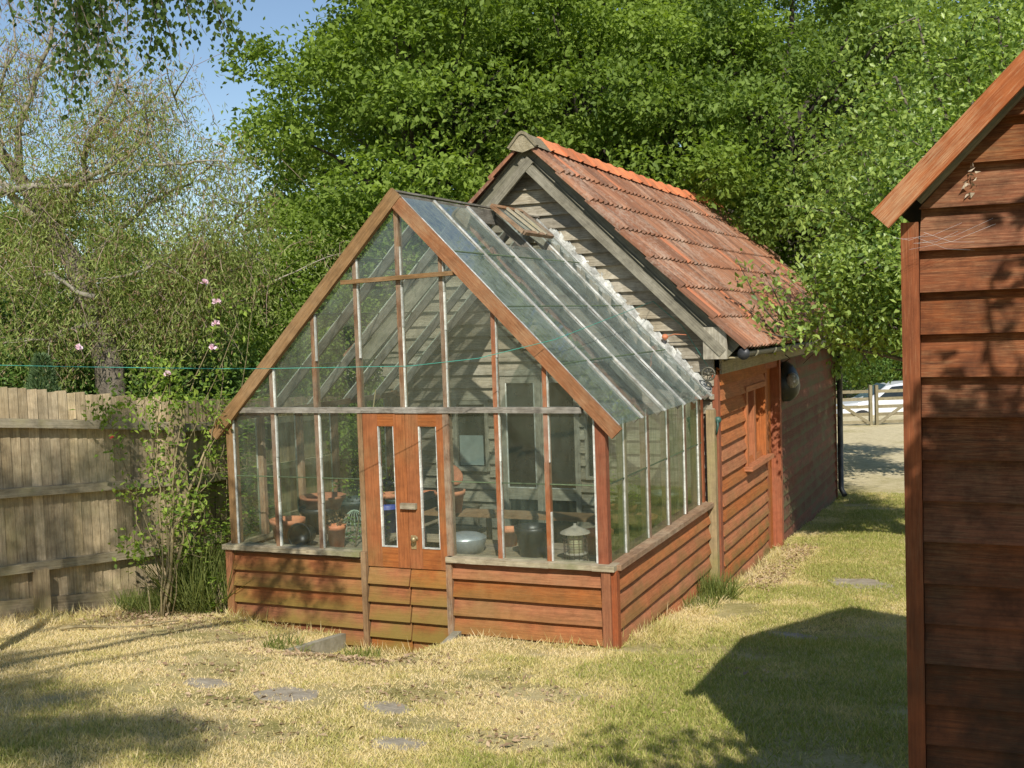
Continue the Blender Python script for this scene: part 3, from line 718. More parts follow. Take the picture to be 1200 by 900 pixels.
def pot(x, y, z, r, h, mat, label, cat='plant pot', axis=(0,0,1), name='plant_pot', rim=True, soil=True, seg=24):
    t = thing(name, (x, y, z), label, cat); mb = MB()
    r0 = r*.72; rh = h*.2 if rim else .01; e = r*.07
    prof = [(0,0.0),(r0,0),(r*.92,h-rh),(r*1.0 if rim else r*.93,h-rh),(r*1.03,h),(r*.93,h),(r*.86,h-rh*1.2),(r0*.9,.02),(0,.02)]
    mb.lathe((x, y, z), prof, seg, axis=axis); mb.build('body', mat, t)
    if soil and tuple(axis) == (0,0,1):
        mb = MB(); mb.lathe((x, y, z), [(r*.86,h*.78),(r*.5,h*.82),(0,h*.84)], seg); mb.build('soil', 'soil', t)
    return t
pot(-3.15, .42, BZ, .155, .21, 'terra', 'wide terracotta pot on the left bench behind the second bar')
pot(-3.12, .9, BZ, .19, .24, 'black', 'large black plastic pot nested under the orange bowl', soil=False)
pot(-3.08, .9, BZ+.215, .21, .13, 'terra', 'wide orange terracotta bowl stacked on a black pot', soil=False)
pot(-2.57, .30, BZ, .085, .20, 'terra2', 'small bright terracotta pot with a dead plant, just left of the door')
pot(-3.1, 1.5, BZ, .22, .22, 'dkgreen', 'dark green plastic tub on the left bench behind the terracotta pot', soil=False)
pot(-2.86, .30, BZ+.11, .11, .16, 'black', 'grey plastic pot lying on its side between the terracotta pots', axis=(.1,-1,.05), soil=False)
mb = MB()
c = Vector((-2.66, .75, BZ+.03))
for k in range(9):
    a = math.pi*k/9; pts = [c+Vector((math.cos(a)*.12*math.cos(q), math.sin(a)*.12*math.cos(q), .22*math.sin(q))) for q in np.linspace(0, math.pi, 13)]
    mb.tube(pts, .003, 4)
for zz, rr in ((0, .12), (.11, .104)): mb.tube([c+Vector((rr*math.cos(q), rr*math.sin(q), zz)) for q in np.linspace(0, 2*math.pi, 21)], .003, 4)
tag(mb.build('wire_basket', 'wire'), 'domed pale wire cloche on the left bench beside the door', 'wire basket')
mb = MB(); mb.box(-2.6, -2.36, 1.35, 2.1, BZ, BZ+.22, 'y'); tag(mb.build('seed_tray', 'black'), 'black seed crate on the left bench behind the wire cloche', 'crate')
pot(-2.52, 1.1, .56, .17, .22, 'blue', 'blue plastic tub seen through the left door pane', cat='tub', name='bucket', soil=False, rim=False)
mb = MB(); mb.box(-2.27, -1.75, 1.0, 1.6, .50, .54, 'x')
for xx in (-2.2, -1.8): mb.box(xx-.03, xx+.03, 1.3, 1.36, -.235, .50, 'z')
tag(mb.build('low_table', 'bench'), 'small timber stand behind the door, beside the blue tub', 'table')
# terracotta pots hanging in the right door pane
tp = thing('plant_pot', (-1.93, .95, 1.0), 'terracotta pot tipped on its side and seen in the right door pane', 'plant pot')
mb = MB(); mb.lathe((-1.97, 1.15, .99), [(0,0),(.07,0),(.1,.15),(.11,.15),(.113,.19),(.1,.19),(.07,.02),(0,.02)], 20, axis=(.7,-.3,.6)); mb.build('body', 'terra', tp)
pot(-1.92, 1.2, .74, .14, .2, 'terra', 'terracotta pot standing on the inner shelf below the leaning pot', soil=False)
mb = MB(); mb.box(-2.2, -.15, 1.2, 1.45, .70, .735, 'x')
for xx in (-1.65, -.2): mb.box(xx-.02, xx+.02, 1.42, 1.46, -.235, .70, 'z')
tag(mb.build('inner_shelf', 'barge'), 'narrow plank shelf running across the greenhouse behind the door', 'shelf')
# zinc tub, black bucket, feeder, orange pot
t = thing('metal_tub', (-1.40, .42, BZ), 'round galvanised metal tub right of the door behind the glass', 'tub')
mb = MB(); mb.lathe((-1.40, .42, BZ), [(0,0),(.15,0),(.175,.10),(.175,.125),(.12,.15),(.05,.165),(0,.168)], 24); mb.build('body', 'zinc', t)
mb = MB(); mb.tube([(-1.40+.17*math.cos(q), .42+.17*math.sin(q), BZ+.115) for q in np.linspace(0, 2*math.pi, 25)], .008, 6); mb.build('rim', 'zinc', t)
pot(-.79, .42, BZ, .15, .24, 'black', 'black plastic bucket on the right bench between the two bars', cat='bucket', name='bucket', soil=False)
t = thing('bird_feeder', (-.36, .26, BZ), 'cylindrical wire bird feeder with a grey conical roof', 'bird feeder')
fx, fy = -.36, .24
mb = MB(); mb.lathe((fx, fy, BZ), [(.12,.235),(.115,.245),(.05,.275),(.012,.295),(.012,.31),(0,.31)], 20); mb.lathe((fx, fy, BZ), [(.12,.235),(0,.232)], 20); mb.build('roof', 'transom', t)
mb = MB(); mb.lathe((fx, fy, BZ), [(0,.08),(.06,.08),(.06,.23)], 16); mb.build('seed_tube', 'cream', t)
mb = MB(); mb.lathe((fx, fy, BZ), [(0,.0),(.09,0),(.09,.01),(.05,.03),(.05,.07),(.092,.07),(.092,.082),(0,.084)], 20); mb.build('base', 'transom', t)
mb = MB()
for k in range(14): a = 2*math.pi*k/14; mb.tube([(fx+.092*math.cos(a), fy+.092*math.sin(a), BZ+.01), (fx+.092*math.cos(a), fy+.092*math.sin(a), BZ+.24)], .0022, 4)
for zz in (.03,.12,.16,.2): mb.tube([(fx+.092*math.cos(q), fy+.092*math.sin(q), BZ+zz) for q in np.linspace(0, 2*math.pi, 19)], .0022, 4)
mb.build('cage', 'rust', t)
pot(-.30, .62, BZ, .12, .19, 'terra2', 'orange pot on the right bench behind the corner post', soil=False)
pot(-.3, 1.7, BZ, .17, .12, 'terra', 'shallow orange tray pot on the side bench', soil=False)
pot(-.45, 2.15, BZ, .2, .2, 'black', 'dark plastic pot on the side bench nearest the shed', soil=False)
pot(-3.0, 2.0, BZ, .12, .2, 'terra', 'plain terracotta pot far back on the left bench')
pot(-2.75, 2.3, BZ, .15, .17, 'terra2', 'orange pot at the back of the left bench near the gable', soil=False)
pot(-3.22, 2.5, BZ, .13, .26, 'black', 'tall black pot at the back left corner of the greenhouse')
pot(-2.9, 1.95, BZ, .11, .16, 'dkgreen', 'small dark green pot between two terracotta pots', soil=False)
pot(-1.15, .75, BZ, .09, .15, 'terra', 'small terracotta pot behind the metal tub')
pot(-.5, 1.9, BZ, .12, .18, 'terra', 'terracotta pot in the middle of the side bench')
pot(-.28, 2.5, BZ, .14, .22, 'zinc', 'metal bucket at the shed end of the side bench', cat='bucket', name='bucket', soil=False)
t = thing('watering_can', (-.45, 1.5, BZ), 'green plastic watering can on the side bench behind the corner post', 'watering can')
mb = MB(); mb.lathe((-.45, 1.5, BZ), [(0,0),(.09,0),(.095,.05),(.085,.17),(.05,.19),(0,.19)], 18); mb.build('body', 'dkgreen', t)
mb = MB(); mb.tube([(-.37,1.5,BZ+.05), (-.28,1.45,BZ+.14), (-.2,1.4,BZ+.24)], [.018,.014,.011], 8); mb.build('spout', 'dkgreen', t)
mb = MB(); mb.tube([(-.45+.1*math.cos(a), 1.5, BZ+.15+.12*math.sin(a)) for a in np.linspace(.2, 2.9, 12)], .01, 6); mb.build('handle', 'dkgreen', t)
mb = MB(); mb.lathe((-1.9, .62, -.235), [(0,0),(.16,.0),(.19,.1),(.175,.25),(.19,.38),(.15,.47),(.05,.5),(.08,.55)], 14); tag(mb.build('compost_sack', plain('pale_sack', (.55,.56,.54), (.3,.32,.32), 5., .5, bump=.6, dist=.03)), 'slumped pale compost sack on the floor behind the door', 'sack')
# long cane leaning inside left
mb = MB(); mb.tube([(-2.42, .35, BZ), (-2.3, .6, 1.9)], .006, 5, 0); tag(mb.build('garden_cane', 'stem'), 'thin cane leaning upright behind the third left pane', 'cane')
# weeds in pots
def weeds(cx, cy, cz, n, h, label, mat='rose', spread=.1, name='potted_plant'):
    C = []; D = []; 
    k = n; a = rng.uniform(0, 2*np.pi, k); rr = spread*np.sqrt(rng.random(k)); hh = rng.random(k)*h
    C = np.stack([cx+rr*np.cos(a), cy+rr*np.sin(a), cz+hh], 1); D = np.stack([np.cos(a), np.sin(a), rng.uniform(-.2, .9, k)], 1)
    o = leaf_mesh(name, C, D, rdir(k)+np.array([0, 0, 1.2]), rng.uniform(.03, .07, k), rng.uniform(.012, .03, k), rng.random(k), mat)
    return tag(o, label, 'plant')
weeds(-2.57, .30, BZ+.17, 60, .12, 'withered brown plant in the small terracotta pot', 'drytwig', .09)
weeds(-2.5, .6, BZ+.02, 160, .2, 'tangle of dark green weeds on the bench by the wire cloche', 'holly', .22)
weeds(-3.0, 2.0, BZ+.18, 90, .3, 'straggling plant in the far back terracotta pot', 'rose', .16)
weeds(-.5, 1.9, BZ+.16, 110, .32, 'leafy plant in the pot on the side bench', 'rose', .17)
weeds(-3.1, 1.5, BZ+.2, 120, .22, 'green plant growing from the dark green tub', 'rose', .2)

# ------------------------------------------------------------------ TILED SHED
SX0, SX1 = -3.60, .10; SY0, SY1 = 3.04, 11.3; SRX = -1.75; SRZ = 4.27; KS = .985
def srz(x): return SRZ-abs(x-SRX)*KS
shed = thing('tiled_shed', (SRX, SY0, -.3), 'long boarded shed with red clay tiled roof and weathered grey gable behind the greenhouse', 'shed')
# openings in the gable: double glazed door, windows
op = [(-2.19, -1.31, -.3, 1.93), (-2.76, -2.34, .86, 1.62), (-1.25, -1.12, .82, 1.62)]
mb = MB()
def lim(z): 
    e = (SRZ-.14-z)/KS; return (max(SX0, SRX-e), min(SX1, SRX+e))
wboards(mb, 'x', SY0, -1, SX0, SX1, -.15, 4.15, .136, .052, lim=lim, openings=op)
mb.build('gable_boarding', 'grey_board', shed)
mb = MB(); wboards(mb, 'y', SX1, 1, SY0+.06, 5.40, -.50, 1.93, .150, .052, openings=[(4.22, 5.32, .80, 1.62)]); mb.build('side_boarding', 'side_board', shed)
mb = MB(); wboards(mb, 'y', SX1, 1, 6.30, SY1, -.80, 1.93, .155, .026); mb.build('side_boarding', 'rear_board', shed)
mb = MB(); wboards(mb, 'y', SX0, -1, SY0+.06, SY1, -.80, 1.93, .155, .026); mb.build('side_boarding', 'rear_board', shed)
mb = MB()   # rear gable + solid core walls
wboards(mb, 'x', SY1, 1, SX0, SX1, -.9, 4.15, .15, .026, lim=lim); mb.build('gable_boarding', 'rear_board', shed)
mb = MB(); 
mb.box(SX0+.01, -2.77, SY0+.004, SY0+.06, -.9, 1.9); mb.box(-2.33, -2.2, SY0+.004, SY0+.06, -.9, 1.9); mb.box(-1.3, -1.26, SY0+.004, SY0+.06, -.9, 1.9); mb.box(-1.11, SX1-.01, SY0+.004, SY0+.06, -.9, 1.9)
mb.box(-2.77, -2.33, SY0+.004, SY0+.06, -.9, .85); mb.box(-2.77, -2.33, SY0+.004, SY0+.06, 1.63, 1.9); mb.box(-2.2, -1.3, SY0+.004, SY0+.06, 1.94, 2.0); mb.box(-1.26, -1.11, SY0+.004, SY0+.06, -.9, .8); mb.box(-1.26, -1.11, SY0+.004, SY0+.06, 1.63, 1.9)
mb.face([(SX0+.02, SY0+.03, 1.9), (SX1-.02, SY0+.03, 1.9), (SRX, SY0+.03, 1.9+(SX1-SRX)*KS)], None)
mb.face([(SX0+.02, SY1-.03, 1.9), (SX1-.02, SY1-.03, 1.9), (SRX, SY1-.03, 1.9+(SX1-SRX)*KS)], None)
mb.box(SX1-.06, SX1-.004, SY0+.07, 4.2, -.9, 1.92, 'y'); mb.box(SX1-.06, SX1-.004, 5.34, 5.42, -.9, 1.92, 'y'); mb.box(SX1-.06, SX1-.004, 4.2, 5.34, -.9, .79, 'y'); mb.box(SX1-.06, SX1-.004, 4.2, 5.34, 1.63, 1.92, 'y')
mb.box(SX1-.06, SX1-.004, 6.28, SY1, -.9, 1.92, 'y'); mb.box(SX0+.004, SX0+.06, SY0, SY1, -.9, 1.92, 'y'); mb.box(SX0, SX1, SY1-.06, SY1-.004, -.9, 1.9)
mb.build('inner_wall', 'dark_barge', shed)
# corner post of shed by greenhouse
mb = MB(); mb.box(SX1-.02, SX1+.035, SY0-.035, SY0+.07, -.5, 1.86, 'z'); mb.build('corner_post', 'post_red', shed)
mb = MB(); mb.box(.035, .115, SY0-.13, SY0-.04, -.5, 1.52, 'z'); mb.build('corner_post', 'fence_post', shed)
mb = MB(); mb.box(SX1-.02, SX1+.035, SY1-.05, SY1+.035, -.9, 1.9, 'z'); mb.build('corner_post', 'rear_board', shed)
# roof structure: bargeboards
def sbeam(mb, s, y, w_, h, x0, x1, off, rnd=None, mat=0): slope_beam(mb, s, y, w_, h, x1, off, SRZ, SRX, KS, mat, x0, rnd)
VY = 2.86
for s in (-1, 1):
    mb = MB(); sbeam(mb, s, VY-.015+.004*s, .03, .088, -.055, 1.98, -.242, rnd=.5); mb.build('bargeboard', wood('grey_bargeboard', (.13,.115,.08), (.31,.28,.205), worn=(.4,.37,.29), worn_amt=.4, var=.12, dirt=.5), shed)
    mb = MB(); sbeam(mb, s, VY+.075+.004*s, .04, .20, -.05, 2.08, -.12, rnd=.4); mb.build('verge_board', 'dark_barge', shed)
    mb = MB(); sbeam(mb, s, (VY+SY0)/2+.02, SY0-VY-.03, .012, 0, 2.0, -.14, rnd=.3); mb.build('soffit', 'dark_barge', shed)
mb = MB(); mb.beam((.155, VY+.01, 2.02), (.155, VY+.01, 2.33), .23, .05, (0,1,0)); mb.build('barge_foot', 'grey_frame', shed)
# right and left slope tiles
def tiles(s):
    mb = MB(); NC = 7; xt = .06; xe = 2.19; dl_ = (xe-xt)/NC; pit = .155; n = int((SY1+.2-(VY-.05))/pit); seg = 6
    ca = 1/math.hypot(1, KS)
    nrm = Vector((s*KS, 0, 1)).normalized()
    for c in range(NC):
        x0 = xt+dl_*c-.02; x1 = xt+dl_*(c+1)+.01
        for t_ in range(n):
            r = random.random(); r = r if (t_ > 0 or random.random() < .85) else .97; y0 = VY-.06+pit*t_; sl = random.uniform(-.004, .006); lf = random.uniform(0, .005)
            sag = -.03*math.sin(math.pi*t_/n)
            rowv = []
            for k in range(seg+1):
                u = k/seg; y = y0+pit*u; hh = .030*(max(0, math.sin(math.pi*min(1, u/.62)))**1.0) if u < .62 else -.006*math.sin(math.pi*(u-.62)/.38)
                xa, xb = x0, x1+sl
                A = Vector((SRX+s*xa, y, SRZ-xa*KS+sag))+nrm*(.006+hh); B = Vector((SRX+s*xb, y, SRZ-xb*KS+sag))+nrm*(.034+hh+lf)
                rowv.append((A, B))
            for k in range(seg):
                A0, B0 = rowv[k]; A1, B1 = rowv[k+1]
                q = [A0, B0, B1, A1]; uv = [((y0+pit*k/seg), x0), ((y0+pit*k/seg), x1), ((y0+pit*(k+1)/seg), x1), ((y0+pit*(k+1)/seg), x0)]
                if s < 0: q = q[::-1]; uv = uv[::-1]
                mb.face(q, uv, 0, r, True)
                q = [B0, B0-nrm*.026, B1-nrm*.026, B1]
                if s < 0: q = q[::-1]
                mb.face(q, uv, 0, r*.5)
            if t_ == 0:
                mb.face([rowv[0][0], rowv[0][0]-nrm*.02, rowv[0][1]-nrm*.03, rowv[0][1]], None, 0, r)
    return mb.build('roof_tiles', 'tile', shed)
tiles(1); tiles(-1)
mb = MB() # underlay so no light leaks
for s in (1, -1):
    P = [(SRX, VY, SRZ-.02), (SRX+s*2.12, VY, SRZ-2.12*KS-.02), (SRX+s*2.12, SY1+.12, SRZ-2.12*KS-.02), (SRX, SY1+.12, SRZ-.02)]
    mb.face(P, None, 0, .5)
mb.build('roof_deck', 'dark_barge', shed)
# ridge tiles: one mesh each
RPF = [(p, q+.055) for p, q in [(-.165,-.125),(-.13,-.085),(-.095,-.045),(-.06,-.005),(-.03,.022),(0,.032),(.03,.022),(.06,-.005),(.095,-.045),(.13,-.085),(.165,-.125)]]
nr = 19; L = (SY1+.1-(VY-.08))/nr
for i in range(nr):
    mb = MB(); y0 = VY-.10+L*i; y1 = y0+L+.02; seg = 10; sag = -.03*math.sin(math.pi*i/nr)+random.uniform(-.004, .006)
    ends = []
    for (y, ra) in ((y0, .150), (y0+.05, .152), (y0+.052, .138), (y1, .132)):
        ends.append([Vector((SRX+px_*ra/.15, y, SRZ-.0+sag+pz_+(ra-.138)*.9)) for px_, pz_ in RPF])
    r = random.random()
    for a, b in zip(ends[:-1], ends[1:]):
        for k in range(seg): mb.face([a[k], b[k], b[k+1], a[k+1]], None, 0, r, True)
    for k in range(seg): c0 = Vector((SRX, y0, SRZ-.12)); mb.face([ends[0][k+1], ends[0][k], ends[0][k].lerp(c0, .14), ends[0][k+1].lerp(c0, .14)], None, 0, r)
    o = mb.build('ridge_tile', 'ridge' if i else 'mortar', shed)
# mortar blob at front of the ridge
mb = MB()
for (p0, q0), (p1, q1) in zip(RPF[:-1], RPF[1:]): mb.face([(SRX+p0*.97, VY-.085, SRZ+q0-.002), (SRX, VY-.088, SRZ-.12), (SRX+p1*.97, VY-.085, SRZ+q1-.002)], None, 0, .5)
mb.build('ridge_mortar', 'mortar', shed)
# gutter with brackets, downpipe
GX, GZ = .46, srz(SRX+2.17)+SRZ*0-.03
GZ = SRZ-2.17*KS-.045; GX = SRX+2.17+.015
mb = MB(); seg = 8
for j in range(12):
    ya = VY-.03+(SY1-.05-VY)*j/12; yb = VY-.03+(SY1-.05-VY)*(j+1)/12; za = GZ-.006*j; zb_ = GZ-.006*(j+1)
    for k in range(seg):
        a0 = math.pi+math.pi*k/seg; a1 = math.pi+math.pi*(k+1)/seg
        p = lambda a, y, z, r=.055: (GX+r*math.cos(a), y, z+r*math.sin(a))
        mb.face([p(a0, ya, za), p(a1, ya, za), p(a1, yb, zb_), p(a0, yb, zb_)], None, 0, .5, True)
        mb.face([p(a0, ya, za, .050), p(a0, yb, zb_, .050), p(a1, yb, zb_, .050), p(a1, ya, za, .050)], None, 0, .5, True)
mb.lathe((GX, VY-.04, GZ-.02), [(0,0),(.058,0),(.058,.02)], 18, axis=(0,1,0))
gut = mb.build('gutter', 'gutter', shed)
for j in range(9):
    y = VY+.35+j*.95; mb = MB()
    mb.tube([(GX+.062*math.cos(a), y, GZ-.006*j*1.3+.062*math.sin(a)) for a in np.linspace(math.pi, 2*math.pi, 9)], .010, 5); mb.beam((GX-.06, y, GZ-.02), (SX1+.03, y, GZ-.09), .03, .05); o = mb.build('bracket', 'dark_barge', gut); o.matrix_parent_inverse = Matrix.Identity(4)
mb = MB(); mb.box(SX1+.03, SX1+.055, SY0+.08, SY1, 1.86, 2.02, 'y'); mb.build('fascia', 'fence_rail', shed)
mb = MB(); mb.box(SX1+.0, GX-.06, SY0-.1, SY1, 2.022, 2.036, 'y'); mb.build('soffit', 'fence_rail', shed)
mb = MB(); mb.tube([(GX, 11.2, GZ-.08), (GX, 11.2, GZ-.16), (.2, 11.3, GZ-.35), (.19, 11.32, -.5), (.26, 11.25, -.60)], .045, 10); mb.build('downpipe', 'gutter', shed)
# window in side wall
I4 = Matrix.Identity(4)
mb = MB(); x = SX1
for (ya, yb, za, zb_) in ((4.22, 4.30, .80, 1.60), (5.24, 5.32, .80, 1.60), (4.22, 5.32, 1.60, 1.66)):
    if za < 1.5: mb.box(x-.06, x+.058, ya, yb, za, zb_, 'z')
    else: mb.box(x-.06, x+.059, ya, yb, za, zb_, 'y')
mb.box(x-.07, x+.035, 4.72, 4.80, .80, 1.60, 'z')
wn = mb.build('window', 'side_board', shed)
mb = MB(); mb.box(x-.08, x-.045, 4.305, 4.715, .82, 1.598, 'z', rnd=.3); mb.box(x-.08, x-.043, 4.805, 5.235, .82, 1.598, 'z', rnd=.5); o = mb.build('shutter', 'side_board', wn); o.matrix_parent_inverse = I4
mb = MB(); mb.box(x-.03, x+.12, 4.16, 5.40, .755, .80, 'y'); o = mb.build('sill', 'side_board', wn); o.matrix_parent_inverse = I4
# recessed side door
mb = MB(); mb.box(SX1-.12, SX1+.03, 5.40, 5.47, -.6, 1.86, 'z'); mb.box(SX1-.12, SX1+.05, 6.20, 6.31, -.6, 1.86, 'z'); mb.box(SX1-.1, SX1+.028, 5.47, 6.2, 1.78, 1.9, 'y'); mb.build('door_frame', 'post_red', shed)
mb = MB()
for i in range(5): mb.box(SX1-.10, SX1-.065+random.uniform(0,.004), 5.475+i*.145, 5.475+(i+1)*.145-.004, -.55, 1.78, 'z')
mb.build('door', 'side_board', shed)
# gable door and windows seen through the glass
mb = MB(); y = SY0-.012
for (xa, xb, za, zb_) in ((-2.19,-2.13,-.25,1.88), (-1.80,-1.73,-.25,1.88), (-1.725,-1.665,-.25,1.88), (-1.37,-1.31,-.25,1.88)): mb.box(xa, xb, y-.03, y+.04, za, zb_, 'z')
for (xa, xb) in ((-2.13, -1.80), (-1.665, -1.37)):
    for (za, zb_) in ((1.80, 1.88), (.57, .69), (-.25, -.1)): mb.box(xa, xb, y-.028, y+.04, za, zb_, 'x')
mb.box(-2.24, -1.26, y-.045, y+.04, 1.88, 1.94, 'x')
gd = mb.build('glazed_door', 'grey_frame', shed)
mb = MB()
for (xa, xb) in ((-2.13, -1.80), (-1.665, -1.37)):
    for (za, zb_) in ((.69, 1.80), (-.1, .57)): mb.face([(xa, y+.01, za), (xb, y+.01, za), (xb, y+.01, zb_), (xa, y+.01, zb_)])
o = mb.build('door_glass', 'darkglass', gd); o.matrix_parent_inverse = I4
mb = MB(); mb.box(-2.13,-1.80,y-.032,y-.0282,.69,.702,'x'); mb.box(-2.13,-2.118,y-.0325,y-.029,.702,1.8,'z'); mb.box(-1.812,-1.80,y-.0325,y-.029,.702,1.8,'z'); mb.box(-1.665,-1.37,y-.032,y-.0282,.69,.702,'x'); o = mb.build('putty_line', 'putty', gd); o.matrix_parent_inverse = I4
for (xa, xb, za, zb_) in ((-2.76, -2.34, .86, 1.62), (-1.26, -1.11, .80, 1.62)):
    mb = MB(); f = .045 if xb-xa > .3 else .03
    mb.box(xa, xa+f, y-.03, y+.04, za, zb_, 'z'); mb.box(xb-f, xb, y-.03, y+.04, za, zb_, 'z'); mb.box(xa+f, xb-f, y-.03, y+.04, zb_-f, zb_, 'x'); mb.box(xa+f-.02, xb-f+.02, y-.05, y+.04, za, za+f, 'x')
    g = mb.build('window', 'grey_frame', shed)
    mb = MB(); mb.face([(xa+f, y+.01, za+f), (xb-f, y+.01, za+f), (xb-f, y+.01, zb_-f), (xa+f, y+.01, zb_-f)]); o = mb.build('pane', 'darkglass', g); o.matrix_parent_inverse = I4
# pale card behind window (a light sheet seen in its lower part)
mb = MB(); mb.box(-2.70, -2.42, y-.002, y+.006, .92, 1.24, 'x'); tag(mb.build('pale_board', plain('pale_card', (.34,.40,.36), (.24,.29,.26), 5.)), 'pale sheet of board standing in the gable window', 'board')

# wheel pulley on the gable corner
wl = thing('pulley', (.085, 2.86, 1.878), 'small spoked cast metal wheel fixed at the shed corner below the bargeboard', 'wheel')
mb = MB(); c = Vector((.085, 2.845, 1.878)); mb.tube([c+Vector((.062*math.cos(q), 0, .062*math.sin(q))) for q in np.linspace(0, 2*math.pi, 29)], .010, 6)
mb.build('rim', 'brassdark', wl)
mb = MB(); mb.lathe(c+Vector((0,.02,0)), [(0,0),(.02,0),(.02,.035),(0,.04)], 10, axis=(0,-1,0)); mb.beam(c, c+Vector((0,.19,0)), .012, .012); mb.build('hub', 'brassdark', wl)
for k in range(7): a = 2*math.pi*k/7; mb = MB(); mb.tube([c+Vector((.015*math.cos(a), 0, .015*math.sin(a))), c+Vector((.058*math.cos(a), 0, .058*math.sin(a)))], .005, 5); mb.build('spoke', 'brassdark', wl)
# small green tap-like clip on post
mb = MB(); mb.lathe((.13, 3.0, 1.42), [(0,0),(.03,.0),(.035,.02),(.02,.035),(0,.04)], 12, axis=(.3,-1,0)); mb.tube([(.13,2.98,1.44),(.14,2.95,1.36),(.12,2.96,1.28)], .012, 6)
tag(mb.build('cord_cleat', plain('dark_green_metal', (.05,.13,.1), (.03,.07,.05), 20., .5)), 'small dark green cleat on the shed corner post', 'cleat')
# black rounded cover on side wall: a hanging basket shape
t = thing('wall_cover', (.13, 6.55, 1.5), 'rounded black plastic cover hanging on the shaded shed wall beside the door frame', 'cover')
mb = MB(); prof = []
base = len(mb.v)
for i in range(11):
    v = i/10; z = 1.32+.50*v; rr = .235*math.sqrt(max(0, 1-((v-.38)/.64)**2)) if v > .38 else .235*math.sqrt(max(0.02, 1-((.38-v)/.42)**2))
    prof.append((rr, z))
for (ra, z) in prof:
    for k in range(17):
        a = -math.pi/2+math.pi*k/16; mb.v.append((SX1+.03+max(.0, ra*.85*math.cos(a))+0, 6.62+ra*1.05*math.sin(a), z))
for i in range(10):
    for k in range(16):
        q = base+i*17+k; mb.f.append((q, q+1, q+18, q+17)); mb.uv += [(0,0)]*4; mb.m.append(0); mb.r.append(.5); mb.sm.append(True)
mb.build('shell', 'black', t)
mb = MB(); mb.lathe((SX1+.03+.14, 6.44, 1.50), [(0,.0),(.03,.0),(.075,.05),(.08,.12),(.05,.17),(0,.19)], 14, axis=(0,0,1)); mb.build('added_highlight', plain('highlight_grey', (.34,.35,.35), (.12,.12,.12), 14., .35), t)  # added grey piece imitating a highlight on the black shell
mb = MB(); mb.tube([(SX1+.03, 6.6, 1.80), (SX1+.12, 6.6, 1.86), (SX1+.03, 6.62, 1.92)], .008, 5); mb.build('hook', 'rust', t)
# pit kerbs
mb = MB(); mb.beam((-2.33, -.95, -.10), (-2.33, -.06, -.195), .06, .24, rnd=.5); tag(mb.build('concrete_edging', 'concrete'), 'low concrete edging slab holding the lawn left of the sunken doorway', 'edging')
mb = MB(); mb.beam((-1.17, -.62, -.085), (-1.255, -.075, -.075), .065, .22, rnd=.5); tag(mb.build('concrete_edging', 'concrete'), 'short concrete edging block right of the sunken doorway', 'edging')

# ------------------------------------------------------------------ RED SHED (right)
QX0, QY0, QY1 = 2.445, -4.0, -2.45; QRX = 4.0; QEZ = 2.74; KQ = 1.02
rs = thing('red_shed', (QRX, QY0, .4), 'dark red weatherboarded shed with a red bargeboard close by on the right', 'shed')
QX1 = 2*QRX-QX0; QRZ = QEZ+(QRX-QX0)*KQ
def qlim(z):
    e = (QRZ+.02-z)/KQ; return (max(QX0+.035, QRX-e), min(QX1-.035, QRX+e))
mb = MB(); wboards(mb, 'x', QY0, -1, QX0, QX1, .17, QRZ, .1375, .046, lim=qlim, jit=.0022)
zz = .17
while zz < 3.9:
    for xx in [QX0+.07+.55*i for i in range(6)]:
        if qlim(zz)[0]+.05 < xx < qlim(zz)[1]-.05:
            xn = xx+random.uniform(-.02, .02); zn = zz+.03+random.uniform(-.006, .006); mb.lathe((xn, QY0-.042, zn), [(.0045,0),(.0045,.003),(0,.0035)], 7, 1, axis=(0,-1,0))
    zz += .1375
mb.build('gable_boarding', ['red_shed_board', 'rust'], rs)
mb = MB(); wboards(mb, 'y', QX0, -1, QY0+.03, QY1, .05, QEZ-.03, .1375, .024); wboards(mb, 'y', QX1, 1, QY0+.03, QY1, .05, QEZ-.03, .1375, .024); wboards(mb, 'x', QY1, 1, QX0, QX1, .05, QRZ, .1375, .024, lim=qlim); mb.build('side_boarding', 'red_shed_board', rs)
mb = MB(); mb.box(QX0-.022, QX0+.033, QY0-.050, QY0+.03, .0, QEZ+.0, 'z', rnd=.6); mb.build('corner_post', wood('red_shed_post', (.14,.042,.017), (.30,.092,.034), worn=(.4,.26,.14), worn_amt=.3, moss_shade=1.2, moss_shade_col=(.03,.022,.012), mz=(1.1,2.4)), rs)  # post has the same painted leaf shade and algae low down
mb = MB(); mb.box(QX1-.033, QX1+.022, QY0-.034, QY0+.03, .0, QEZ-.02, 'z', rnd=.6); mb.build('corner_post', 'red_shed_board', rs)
mb = MB(); mb.box(QX0+.01, QX1-.01, QY0+.01, QY0+.04, 0, QEZ-.02); mb.box(QX0+.01, QX0+.04, QY0+.05, QY1-.01, 0, QEZ-.02, 'y'); mb.box(QX1-.04, QX1-.01, QY0+.05, QY1-.01, 0, QEZ-.02, 'y'); mb.box(QX0+.01, QX1-.01, QY1-.04, QY1-.01, 0, QEZ-.02)
mb.face([(QX0+.03, QY0+.02, QEZ-.02), (QX1-.03, QY0+.02, QEZ-.02), (QRX, QY0+.02, QRZ)]); mb.build('inner_wall', 'dark_barge', rs)
